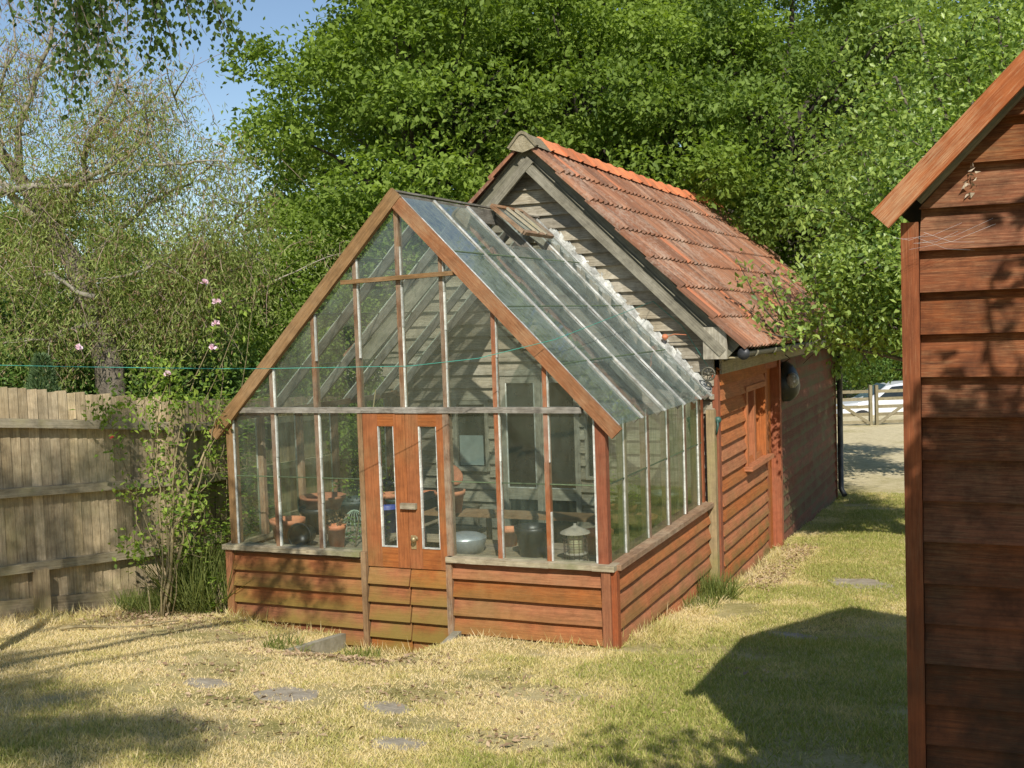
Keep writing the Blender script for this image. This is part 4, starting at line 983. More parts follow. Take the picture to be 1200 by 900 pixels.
for s in (-1, 1):
    ov = 1.63
    mb = MB(); slope_beam(mb, s, QY0-.165, .028, .074, ov, .08, QRZ, QRX, KQ, 0, 0, .5); mb.build('bargeboard', 'red_shed_verge', rs)
    mb = MB(); slope_beam(mb, s, (QY0-.15+QY1+.12)/2, QY1-QY0+.27, .02, ov-.03, .095, QRZ, QRX, KQ, 0, 0, .3); mb.build('roof_sheet', plain('dark_roof_felt', (.06,.055,.05), (.035,.03,.03), 20., .9), rs)
    mb = MB(); slope_beam(mb, s, QY0-.06, .05, .05, ov-.1, .05, QRZ, QRX, KQ, 0, 0, .3); mb.build('rafter', 'dark_barge', rs)
# latch hook on the post
mb = MB(); hx = QX0-.03; P0 = Vector((hx, QY0+.55, 0))
q = at(1064, 624, 4.6); r_ = at(1064, 660, 4.6)
mb.tube([Vector((QX0-.005, q.y, q.z)), Vector((QX0-.035, q.y, q.z)), Vector((QX0-.04, q.y, (q.z+r_.z)/2)), Vector((QX0-.035, r_.y, r_.z)), Vector((QX0-.005, r_.y, r_.z+.005))], .006, 6); mb.build('handle', 'rust', rs)
# curled shavings / dried leaf caught in cobweb, cobweb threads
mb = MB()
for k in range(18):
    c = Vector((2.64+random.uniform(-.02,.02), QY0-.05, 2.865+random.uniform(-.05,.05)))
    a, b, c_ = [c+Vector((random.uniform(-.015,.015), random.uniform(-.01,.01), random.uniform(-.015,.015))) for _ in range(3)]; mb.face([a, b, c_])
mb.tube([(2.64, QY0-.02, 2.97), (2.64, QY0-.05, 2.865)], .0008, 3)
tag(mb.build('dried_leaves', plain('curled_leaf', (.6,.5,.36), (.2,.13,.1), 60., .9)), 'wisp of curled dry leaves caught under the red bargeboard', 'dead leaves')
mb = MB()
for k in range(7):
    a = Vector((2.47+random.uniform(0,.25), QY0-.03, 2.62+random.uniform(-.02,.12))); b = Vector((2.42+random.uniform(-.02,.12), QY0-.14, 2.64+random.uniform(-.02,.06)))
    m_ = (a+b)/2-Vector((0,0,.015)); mb.tube([a, m_, b], .00035, 3)
mb.build('cobweb', 'white', rs)

# ------------------------------------------------------------------ FENCES
def fence(A, B, topA, topB, ext, rails, label, posts, bw=.085, gravel=True):
    A = Vector((*A, 0)); B = Vector((*B, 0)); d = (B-A); Ls = d.length; d.normalize(); nrm = Vector((d.y, -d.x, 0))   # towards the viewer side
    t = thing('board_fence', (A.x, A.y, gzs(A.x, A.y)), label, 'fence')
    mb = MB(); s = -ext; tz = lambda s: topA+(topB-topA)*s/Ls
    while s < Ls:
        p = A+d*s; ww = bw*random.uniform(.9, 1.08); p2 = p+d*(ww+.012); g = gzs(p.x, p.y)+.1
        z1 = tz(s)+random.uniform(-.012, .012); r = random.random(); uo = random.random()*9
        th0 = .0; th1 = .018
        a = p+nrm*(.004); b = p2+nrm*.016
        P = [a+Vector((0,0,g)), b+Vector((0,0,g)), b+Vector((0,0,z1)), a+Vector((0,0,z1))]
        mb.face(P, [(uo, 0.2), (uo, ww+.2), (uo+z1-g, ww+.2), (uo+z1-g, .2)], 0, r)
        q = [v-nrm*.012 for v in P]; mb.face(q[::-1], [(uo, 0), (uo, ww), (uo+z1-g, ww), (uo+z1-g, 0)], 0, r)
        mb.face([P[1], P[1]-nrm*.014, P[2]-nrm*.014, P[2]], [(uo,0),(uo,.01),(uo+1.5,.01),(uo+1.5,0)], 0, r); mb.face([P[3], P[2], q[2], q[3]], None, 0, r)
        s += ww
    mb.build('boards', 'fence', t)
    for (rA, rB) in rails:
        mb = MB(); n = 6
        a0 = A-d*ext+nrm*.055; b0 = B+nrm*.055; zr = lambda s: rA+(rB-rA)*s/Ls
        mb.beam(a0+Vector((0,0,zr(-ext))), b0+Vector((0,0,zr(Ls))), .075, .075); mb.build('rail', 'fence_rail', t)
    if gravel:
        mb = MB(); a0 = A-d*ext+nrm*.03; b0 = B+nrm*.03
        n = 8
        for i in range(n):
            pa = a0.lerp(b0, i/n); pb = a0.lerp(b0, (i+1)/n)
            mb.beam(pa+Vector((0,0,gzs(pa.x,pa.y)+.06)), pb+Vector((0,0,gzs(pb.x,pb.y)+.06)), .03, .19, rnd=.4)
        mb.build('gravel_board', 'fence', t)
    for (s, side, h, wd) in posts:
        p = A+d*s+nrm*side; g = gzs(p.x, p.y); mb = MB(); mb.beam(p+Vector((0,0,g-.3)), p+Vector((0,0,h)), wd, wd, nrm); mb.build('post', 'fence_post', t)
    return t
A = (-4.99, -1.1); B = (-4.50, .52)
fence(A, B, 2.05, 1.83, 4.5, [(1.765, 1.58), (1.175, 1.06), (.53, .43)], 'brown close-boarded fence on the left with three horizontal rails', [(.31, .11, .50, .1), (-3.0, .11, 1.9, .1), (1.70, .10, 1.78, .12)])
C2 = (-6.0, 6.0)
d2 = Vector((C2[0]-B[0], C2[1]-B[1], 0))
fence((B[0], B[1]+.1), C2, 1.80, 1.45, 0.0, [(1.55, 1.2), (1.03, .62), (.42, .0)], 'shaded close-boarded fence behind the greenhouse glass, running away from the corner post', [(2.4, -.06, 1.6, .1), (4.8, -.06, 1.4, .1)])

# ------------------------------------------------------------------ GATES
def zat(px, py, d): return at(px, py, d)
GD_ = 33.
def gate(px_meet, px_far, label, posts=True):
    p0 = at(px_meet, 500, GD_); p1 = at(px_far, 500, GD_); base = p0.z; dirx = Vector((p1.x-p0.x, p1.y-p0.y, 0)); Lg = dirx.length; dirx.normalize()
    t = thing('farm_gate', (p0.x, p0.y, base), label, 'gate', 'pair of timber field gates'); H = 1.12
    up = Vector((0,0,1)); z = lambda h: Vector((0,0,base+h))
    P = Vector((p0.x, p0.y, 0))
    mb = MB(); mb.beam(P+z(.0), P+z(H+.08), .13, .08, dirx); mb.build('stile', 'gate', t)
    mb = MB(); mb.beam(P+dirx*Lg+z(.0), P+dirx*Lg+z(H+.1), .1, .1, dirx); mb.build('stile', 'gate', t)
    nrm = Vector((dirx.y, -dirx.x, 0))
    if nrm.y > 0: nrm = -nrm
    for i, h in enumerate((.14, .36, .58, .80, 1.02)):
        mb = MB(); mb.beam(P+dirx*.06+z(h), P+dirx*(Lg-.05)+z(h), .03, .09); mb.build('rail', 'gate', t)
    mb = MB(); mb.beam(P+dirx*.04+z(.1)+nrm*.035, P+dirx*1.35+z(1.0)+nrm*.035, .025, .085); mb.build('brace', 'gate', t)
    mb = MB(); mb.beam(P+dirx*(Lg-.1)+z(.1)+nrm*.035, P+dirx*1.35+z(1.0)+nrm*.035, .025, .085); mb.build('brace', 'gate', t)
    return t, P, dirx, Lg, base
g1 = gate(1020.5, 905, 'left-hand timber five-bar gate at the end of the drive')
g2 = gate(1027.5, 1150, 'right-hand timber five-bar gate at the end of the drive, in front of the car')
for (t, P, dx, Lg, b) in (g1, g2):
    mb = MB(); p = P+dx*(Lg+.15); mb.beam(p+Vector((0,0,b-.3)), p+Vector((0,0,b+1.35)), .18, .18, dx); o = mb.build('gate_post', 'gate')
    tag(o, 'stout timber post at the hinge end of the %s gate' % ('left-hand' if t is g1[0] else 'right-hand'), 'post')

# ------------------------------------------------------------------ CAR (behind the gates)
def car():
    D = 36.5; f0 = at(981, 502, D); f1 = at(1142, 502, D); base = at(1040, 503, D).z
    dx = Vector((f1.x-f0.x, f1.y-f0.y, 0)); Lc = 4.4; dx.normalize(); dy = Vector((-dx.y, dx.x, 0))
    t = thing('parked_car', (f0.x, f0.y, base), 'white car parked beyond the field gates', 'car')
    def W(u, v, z): p = Vector((f0.x, f0.y, base))+dx*u+dy*v; return Vector((p.x, p.y, base+z))
    prof = [(0.0,.32),(.02,.62),(.25,.78),(1.05,.92),(1.75,1.38),(2.6,1.46),(3.5,1.36),(4.15,1.0),(4.38,.92),(4.4,.35)]
    secs = []
    # cross sections along u
    us = [0,.05,.15,.35,.7,1.0,1.3,1.7,2.2,2.8,3.4,3.8,4.15,4.33,4.4]
    def top(u):
        for (a, b), (c, d) in zip(prof[:-1], prof[1:]):
            if a <= u <= c and c > a: return b+(d-b)*(u-a)/(c-a)
        return .9
    def belt(u): return min(top(u), .60+.30*min(1, u/1.0) if u < 1 else .92)
    mb = MB(); rows = []
    for u in us:
        e = .12*max(0, 1-u/.5)+.1*max(0, (u-4.1)/.3); hw = .88-e; T = top(u); Bt = belt(u)
        tw = hw-.05 if T-Bt < .08 else hw-.22
        pts = [(0,.24),(hw-.08,.24),(hw,.4),(hw,Bt-.08),(hw-.04,Bt),(tw,T-.05 if T-Bt>.08 else T-.0),(tw-.12,T+.01 if T-Bt>.08 else T+.01),(0,T+.03)]
        rows.append([W(u, .9-v, z) for v, z in pts]+[W(u, .9+v, z) for v, z in pts[::-1]])
    for a, b in zip(rows[:-1], rows[1:]):
        for k in range(len(a)-1): mb.face([a[k], b[k], b[k+1], a[k+1]], None, 0, .5, True)
    mb.face(rows[0][::-1], None, 0, .5); mb.face(rows[-1], None, 0, .5)
    mb.build('body', 'carpaint', t)
    for v in (-.012, 1.812):
        s = 1 if v < 0 else -1
        mb = MB(); q = [(1.3,.96),(1.82,1.34),(2.6,1.40),(3.4,1.32),(3.75,.98)]
        mb.face([W(a, v+s*(.04+.17*(z-.92)/.45), z) for a, z in q], None, 0, .5); mb.build('window', 'darkglass', t)
    mb = MB(); mb.face([W(1.02,.22,.945), W(1.02,1.58,.945), W(1.72,1.38,1.40), W(1.72,.42,1.40)]); mb.build('windscreen', plain('blue_glass', (.10,.15,.2), (.06,.1,.14), 2., .08, bump=.0), t)
    for u in (.82, 3.5):
        for v in (-.02, 1.82):
            s = -1 if v < 0 else 1
            c = W(u, v, .31); mb = MB(); mb.lathe(c, [(0,0),(.31,0),(.33,-.04),(.33,-.18),(.0,-.18)], 24, axis=dy*s); wh = mb.build('wheel', 'tyre', t)
            mb = MB(); mb.lathe(c+dy*s*.004, [(.22,0),(.20,.012),(0,.02)], 16, axis=dy*s)
            o = mb.build('rim', 'zinc', wh); o.matrix_parent_inverse = I4
    for v in (.12, 1.68):
        mb = MB(); mb.lathe(W(.13, v, .63), [(.0,.08),(.07,.05),(.1,0),(.1,-.05)], 12, axis=-dx); mb.build('headlight', plain('lamp_glass', (.6,.62,.65), None, 4., .1), t)
car()

# ------------------------------------------------------------------ TREES
def tree_parts(t, trunk_mb, bark, crown): pass
def branch(mb, a, b, r0, r1, wob=.12, n=6, seg=6, mat=0):
    a = Vector(a); b = Vector(b); L = (b-a).length; pts = []; rr = []
    off = Vector((0,0,0))
    for i in range(n+1):
        f = i/n; off += Vector((random.uniform(-1,1), random.uniform(-1,1), random.uniform(-1,1)))*wob*L/n*(.6 if 0 < i < n else 0)
        pts.append(a.lerp(b, f)+off*(math.sin(math.pi*f)**.5 if 0 < f < 1 else 0)); rr.append(r0+(r1-r0)*f)
    mb.tube(pts, rr, seg, mat); return pts

def crown_points(n_boughs, R, zc, n_clu, n_leaf, bough_r=(.7,1.25), squash=.75, clu_r=.17, seedoff=0, low=-.75, lop=1.0):
    """leaf points of a broadleaf crown: boughs on a lumpy ellipsoid, twig clusters on boughs, leaves in clusters"""
    Rx, Ry, Rz = R
    d = rdir(n_boughs*3); d = d[d[:, 2] > low][:n_boughs]; n_b = len(d)
    lump = .55+.75*fbm(d[:, 0]*2.2+seedoff, d[:, 1]*2.2+3, d[:, 2]*2.2)
    depth = rng.uniform(.45, 1.0, n_b)**.6
    bc = d*np.array([Rx, Ry, Rz])*(lump*depth)[:, None]; br = rng.uniform(*bough_r, n_b)
    out_b = bc/np.linalg.norm(bc, axis=1, keepdims=True)
    k = np.repeat(np.arange(n_b), n_clu)
    cd_ = rdir(len(k))+out_b[k]*.55+np.array([0,0,.25]); cd_ /= np.linalg.norm(cd_, axis=1, keepdims=True)
    rad = br[k]*rng.uniform(.55, 1.05, len(k))
    cc = bc[k]+cd_*rad[:, None]*np.array([1, 1, squash])
    cs = clu_r*rng.uniform(.6, 1.4, len(k)); ctint = rng.random(len(k))*.5+.5*rng.random(n_b)[k]
    q = np.repeat(np.arange(len(k)), n_leaf)
    lp = cc[q]+rng.normal(size=(len(q), 3))*cs[q][:, None]*np.array([1, 1, .55])
    lp[:, 2] += zc
    n = cd_[q]*.7+np.array([0, 0, .75])+rng.normal(size=(len(q), 3))*.55
    D = rng.normal(size=(len(q), 3))+cd_[q]*.8; D[:, 2] -= .15
    tint = .25*rng.random(n_b)[k][q]+.40*ctint[q]+.35*rng.random(len(q))
    return lp, D, n, tint, bc+np.array([0, 0, zc])

def big_tree(name, loc, R, zc, trunk_h, mat, label, group, n_b=95, n_c=26, n_l=26, leaf=(.075,.045), tr=.22, bark='bark_dark', seedoff=0, bough=(.7,1.25), low=-.75, cat='tree'):
    t = thing(name, loc, label, cat, group)
    lp, D, n, tint, bc = crown_points(n_b, R, zc, n_c, n_l, bough, seedoff=seedoff, low=low)
    x, y, z = loc
    mb = MB(); p = [Vector((x, y, z-.3)), Vector((x+.1, y, z+trunk_h*.35)), Vector((x-.1, y+.1, z+trunk_h*.7)), Vector((x+.1, y, z+trunk_h)), Vector((x, y, z+zc+R[2]*.55))]
    mb.tube(p, [tr*1.25, tr, tr*.85, tr*.7, tr*.15], 9)
    mb.build('trunk', bark, t)
    mb = MB()
    for b in bc[::2]:
        tgt = Vector((x+b[0], y+b[1], z+b[2])); s = p[2].lerp(p[4], min(.95, max(.0, (tgt.z-p[2].z)/(p[4].z-p[2].z)*.6))); branch(mb, s, tgt, tr*.4, tr*.07, .2, 5, 5)
    mb.build('limbs', bark, t)
    L_ = leaf[0]*rng.uniform(.65, 1.3, len(lp))
    leaf_mesh('crown', lp+np.array(loc), D, n, L_, L_*leaf[1]/leaf[0], tint, mat, t)
    return t
def gpos(px, d): p = at(px, 400, d); return (p.x, p.y, gzs(p.x, p.y))

G = 'broadleaf trees standing behind the sheds'
tA = big_tree('oak_tree', gpos(505, 20), (3.5, 3.4, 4.6), 5.0, 4.2, 'oak', 'broad oak directly behind the greenhouse, its left edge against the blue sky', G, n_b=112, n_c=34, n_l=22, leaf=(.105,.062), bough=(.55,1.05))
tB = big_tree('oak_tree', gpos(690, 21), (3.7, 3.4, 4.8), 5.2, 4.2, 'oak', 'oak rising behind the ridge of the tiled shed', G, n_b=112, n_c=34, n_l=22, leaf=(.105,.062), bough=(.55,1.05), seedoff=9)
tC = big_tree('ash_tree', gpos(925, 21), (3.5, 3.2, 4.7), 5.2, 4.2, 'oak2', 'darker green tree behind the far end of the tiled roof', G, n_b=140, n_c=30, n_l=22, leaf=(.105,.062), bough=(.55,1.05), seedoff=21)
def lo(px, d): return Vector(gpos(px, d))
copy_thing(tB, lo(1150, 50), 1.3, 'tall oak behind the apple tree, upper right', (1.9,1.7,1.75))
copy_thing(tC, lo(820, 28), 2.1, 'tree in the second row seen between the two oaks and the roof ridge', (1.15,1.15,1.3))
copy_thing(tA, lo(565, 27), 2.6, 'tree in the second row filling the gap above the greenhouse ridge', (1.2,1.2,1.35))
copy_thing(tC, lo(1290, 50), .6, 'tree at the far right behind the red shed', (1.8,1.6,1.7))
copy_thing(tB, lo(1010, 50), 4.0, 'shaded tree beyond the field gates and the car', (1.7,1.5,1.7))
copy_thing(tA, lo(1090, 60), 1.0, 'woodland tree right of the one beyond the gates', (1.6,1.6,1.5))
copy_thing(tC, lo(930, 45), 3.0, 'woodland tree hidden mostly by the tiled shed', (1.2,1.2,1.1))
copy_thing(tC, lo(60, 34), 2.0, 'tall distant tree behind the willow, left edge', (1.1,1.1,.78))
copy_thing(tB, lo(-190, 28), 2.0, 'tree beyond the left edge of the willow', (1.0,1.0,.95))
copy_thing(tA, lo(235, 33), .4, 'low distant tree in the gap between willow and oak', (1.0,1.0,.5))
# shrubs behind the fence and shed (low dark fill)
def shrub(name, px, d, R, zc, mat, label, group=None, n_b=40, n_c=22, n_l=20, leaf=(.06,.035), base=None, cat='shrub'):
    return big_tree(name, gpos(px, d), R, zc, zc*.6, mat, label, group, n_b, n_c, n_l, leaf, .06, 'bark_dark', random.random()*50, (.3,.6), -1.1, cat)
GS = 'dark shrubs along the boundary'
sA = shrub('holly_bush', 330, 17.2, (1.7,1.5,2.0), 2.3, 'oak', 'tall leafy shrub rising behind the left slope of the greenhouse roof', GS, 75, 24, 24)
sB = shrub('laurel_bush', 195, 14.5, (1.5,1.2,1.2), 1.5, 'holly', 'dark laurel bush behind the fence corner', GS, 60)
sC = shrub('laurel_bush', 40, 14, (1.6,1.2,1.3), 1.4, 'holly', 'dark laurel bush behind the fence at the left edge', GS, 60)
copy_thing(sB, lo(120, 16), 1.0, 'laurel bush deep behind the willow trunk', (1.3,1.3,1.3))
copy_thing(sA, lo(265, 19), 1.0, 'shrub between the willow and the oak')
copy_thing(sA, lo(420, 18), 2.0, 'shrub at the foot of the oak, mostly behind glass', (1.3,1.3,1.1))
copy_thing(sA, lo(560, 19), 3.0, 'shrub under the oak behind the shed roof', (1.3,1.3,1.1))
copy_thing(sC, lo(-60, 15), 3.0, 'laurel bush beyond the left edge of the fence', (1.3,1.3,1.3))
copy_thing(sB, lo(985, 42), 1.0, 'bush just behind the left-hand field gate', (1.6,1.6,1.2))
copy_thing(sC, lo(1100, 42), 2.0, 'bush behind the parked car', (1.6,1.6,1.2))
copy_thing(sB, lo(1045, 44), 2.0, 'bush behind the gap where the gates meet', (1.6,1.6,1.0))
# garden beyond the fence: a bright lawn strip is covered by 'ground'; pale conifer
t = thing('dwarf_conifer', gpos(50, 12.2), 'small pale green conifer showing above the fence top on the left', 'conifer')
p = at(50, 447, 12.2); n = 5200
a = rng.uniform(0, 2*np.pi, n); hh = rng.random(n)**.8; rr = .42*(1-hh)**.55*np.sqrt(rng.uniform(.5, 1, n))
z0 = gzs(p.x, p.y); H = p.z+.27-z0
C = np.stack([p.x+rr*np.cos(a), p.y+rr*np.sin(a), z0+hh*H], 1); D = np.stack([np.cos(a)*.8, np.sin(a)*.8, np.ones(n)*.9], 1)+rng.normal(0, .25, (n, 3))
leaf_mesh('crown', C, D, rdir(n), rng.uniform(.04, .08, n), .016, rng.random(n), 'conifer', t)
mb = MB(); mb.tube([(p.x, p.y, z0-.1), (p.x, p.y, z0+H*.8)], [.04, .01], 6); mb.build('trunk', 'bark_dark', t)

# apple tree by the path (trunk hidden behind the red shed)
ax_, ay_ = 2.75, 5.4; az = gzs(ax_, ay_)
t = thing('apple_tree', (ax_, ay_, az), 'apple tree with large rounded leaves reaching over the path and the tiled roof', 'tree')
mb = MB(); mb.tube([(ax_, ay_, az-.2), (ax_+.05, ay_, 1.0), (ax_-.05, ay_, 2.0), (ax_, ay_, 3.2)], [.16, .13, .11, .06], 9); mb.build('trunk', 'bark', t)
tips = []
mb = MB()
targets = [at(975, 330, 13.0), at(965, 365, 12.8), at(1000, 300, 12.6), at(985, 250, 13), at(1040, 380, 12.2), at(1020, 220, 12.5), at(1090, 150, 12.5), at(1050, 90, 13), at(1130, 60, 13), at(1000, 165, 13.4), at(1120, 220, 12), at(1170, 20, 13),
           at(980, 400, 12.9), at(1060, 300, 11.8), at(1240, 120, 12.5), at(1330, 250, 12), at(1250, -60, 13), at(1150, 330, 13.5), at(1010, 345, 13.8), at(990, 385, 13.6), at(1075, 20, 13.5), at(1030, 400, 12.6)]
for tg in targets:
    s = Vector((ax_, ay_, random.uniform(1.3, 3.0))); pts = branch(mb, s, tg, .05, .012, .16, 7, 6)
    for j in (3, 4, 5, 6, 7):
        for q in range(2):
            e = pts[j]+Vector((random.uniform(-.6,.6), random.uniform(-.6,.6), random.uniform(-.3,.5))); pp = branch(mb, pts[j], e, .012, .004, .2, 4, 4); tips += pp[1:]
    tips += pts[3:]
# twiggy spray over the roof
for (pa, pb) in ((at(925, 400, 12.6), at(862, 300, 12.0)), (at(930, 385, 12.6), at(900, 330, 12.3)), (at(940, 400, 12.4), at(880, 385, 12.0))):
    pts = branch(mb, pa, pb, .012, .004, .15, 8, 5); tips += pts*2
mb.build('branches', 'bark', t)
tips = np.array([tuple(v) for v in tips]); q = np.repeat(np.arange(len(tips)), 44); 
spread = np.repeat(rng.uniform(.12, .24, len(tips)), 44); spread[-27*2*44:] = .09
keep = np.ones(len(q), bool); keep[-27*2*44:] = rng.random(27*2*44) < .12
C = tips[q]+rng.normal(size=(len(q), 3))*spread[:, None]; C = C[keep]; C = C[C[:, 2] > 1.95+.25*rng.random(len(C))]; n = len(C)
leaf_mesh('crown', C, rng.normal(size=(n, 3))+np.array([0,0,-.2]), rdir(n)*.8+np.array([.1,-.3,.9]), rng.uniform(.05, .095, n), rng.uniform(.035, .055, n), rng.random(n), 'apple', t, fold=.2)

# willow-like dry tree on the left beyond the fence
def willow():
    d = 13.2; b0 = at(135, 460, d); b0.z = gzs(b0.x, b0.y)
    t = thing('willow_tree', tuple(b0), 'sparse willow with bleached dead branches and reddish twigs beyond the fence', 'tree')
    mb = MB(); tp = [b0-Vector((0,0,.3)), at(128, 430, d), at(105, 355, d), at(88, 310, d), at(55, 262, d), at(28, 215, d+.3), at(-20, 150, d+.4)]
    mb.tube(tp, [.2, .17, .14, .12, .10, .08, .05], 9); mb.build('trunk', 'bark', t)
    mb = MB(); ends = []
    def br_(pts_px, r0, dd, kids=9):
        P = [at(px, py, dd+random.uniform(-.2,.2)) for px, py in pts_px]; Pn = []
        for a, b in zip(P[:-1], P[1:]):
            for f in (0, .33, .66): Pn.append(a.lerp(b, f)+Vector((random.uniform(-.03,.03), random.uniform(-.03,.03), random.uniform(-.03,.03))))
        Pn.append(P[-1]); rr = np.linspace(r0, r0*.25, len(Pn)); mb.tube(Pn, list(rr), 6)
        for _ in range(kids):
            i = random.randrange(1, len(Pn)); L = random.uniform(.3, 1.0)
            e = Pn[i]+Vector((random.uniform(-1,1), random.uniform(-1,1), random.uniform(-.5,1)))*L*.7; q = branch(mb, Pn[i], e, .012, .003, .3, 5, 4); ends.extend(q[2:])
        ends.extend(Pn[2:])
    br_([(50,262),(0,215),(-60,190)], .07, d); br_([(95,215),(130,205),(170,195),(215,190),(260,188)], .03, d-.3); br_([(-10,225),(40,220),(90,215),(140,190),(165,165),(180,140)], .045, d-.2, 14)
    br_([(60,265),(95,215),(100,170),(130,120),(150,70)], .05, d, 16); br_([(110,350),(60,322),(0,338)], .035, d-.3); br_([(120,330),(160,320),(200,300),(240,305)], .02, d-.2)
    br_([(28,215),(20,150),(45,90),(60,30),(80,-30)], .045, d+.3, 20); br_([(5,190),(-10,120),(20,60),(10,0)], .03, d+.2, 18); br_([(100,310),(150,260),(190,230),(225,215),(250,190)], .03, d+.2, 16)
    br_([(120,400),(180,350),(230,300),(270,260),(290,230)], .03, d+.1, 18); br_([(100,170),(150,140),(190,110),(215,120)], .025, d+.3, 16); br_([(110,350),(170,400),(230,380),(290,350)], .025, d+.1, 14)
    br_([(60,265),(30,300),(0,290),(-30,300)], .02, d, 10); br_([(110,380),(60,395),(10,400)], .03, d-.2, 8); br_([(45,90),(90,60),(120,20),(140,-20)], .02, d+.2, 14); br_([(180,350),(220,340),(300,300),(320,330)], .02, d, 14)
    mb.build('limbs', 'bark_pale', t)
    # fine hanging twigs as thin tubes
    E = [e for e in ends]; mb = MB(); tw = []
    for _ in range(1500):
        e = random.choice(E)+Vector((random.gauss(0,.12), random.gauss(0,.12), random.gauss(0,.12)))
        L = random.uniform(.18, .5); dr = Vector((random.gauss(0,.5), random.gauss(0,.5), random.choice((-1,-.8,.6,.2)))); 
        p1 = e+dr*L*.5+Vector((0,0,-.02)); p2 = e+dr*L+Vector((random.gauss(0,.05), random.gauss(0,.05), -.08))
        mb.tube([e, p1, p2], [.004, .003, .0015], 3, cap=False); tw += [e, p1, p2, (p1+p2)/2]
    mb.build('twigs', 'twig', t)
    T = np.array([tuple(v) for v in tw])
    for nm, mat, per, L0, W0, msk in (('foliage', 'willow', 10, .07, .016, None), ('dry_foliage', 'drytwig', 3, .055, .013, None)):
        q = np.repeat(np.arange(len(T)), per); C = T[q]+rng.normal(size=(len(q), 3))*np.array([.12,.12,.15]); n = len(C)
        # fewer leaves high up
        keep = rng.random(n) < np.clip(1.15-(C[:, 2]-3.0)/2.9, .07, 1) if nm == 'foliage' else rng.random(n) < np.clip(1.3-(C[:, 2]-2.)/4.5, .15, .9)
        C = C[keep]; n = len(C)
        D = rng.normal(size=(n, 3))*.6+np.array([0,0,-.8]); leaf_mesh(nm, C, D, rdir(n), L0*rng.uniform(.6,1.4,n), W0, rng.random(n), mat, t)
willow()

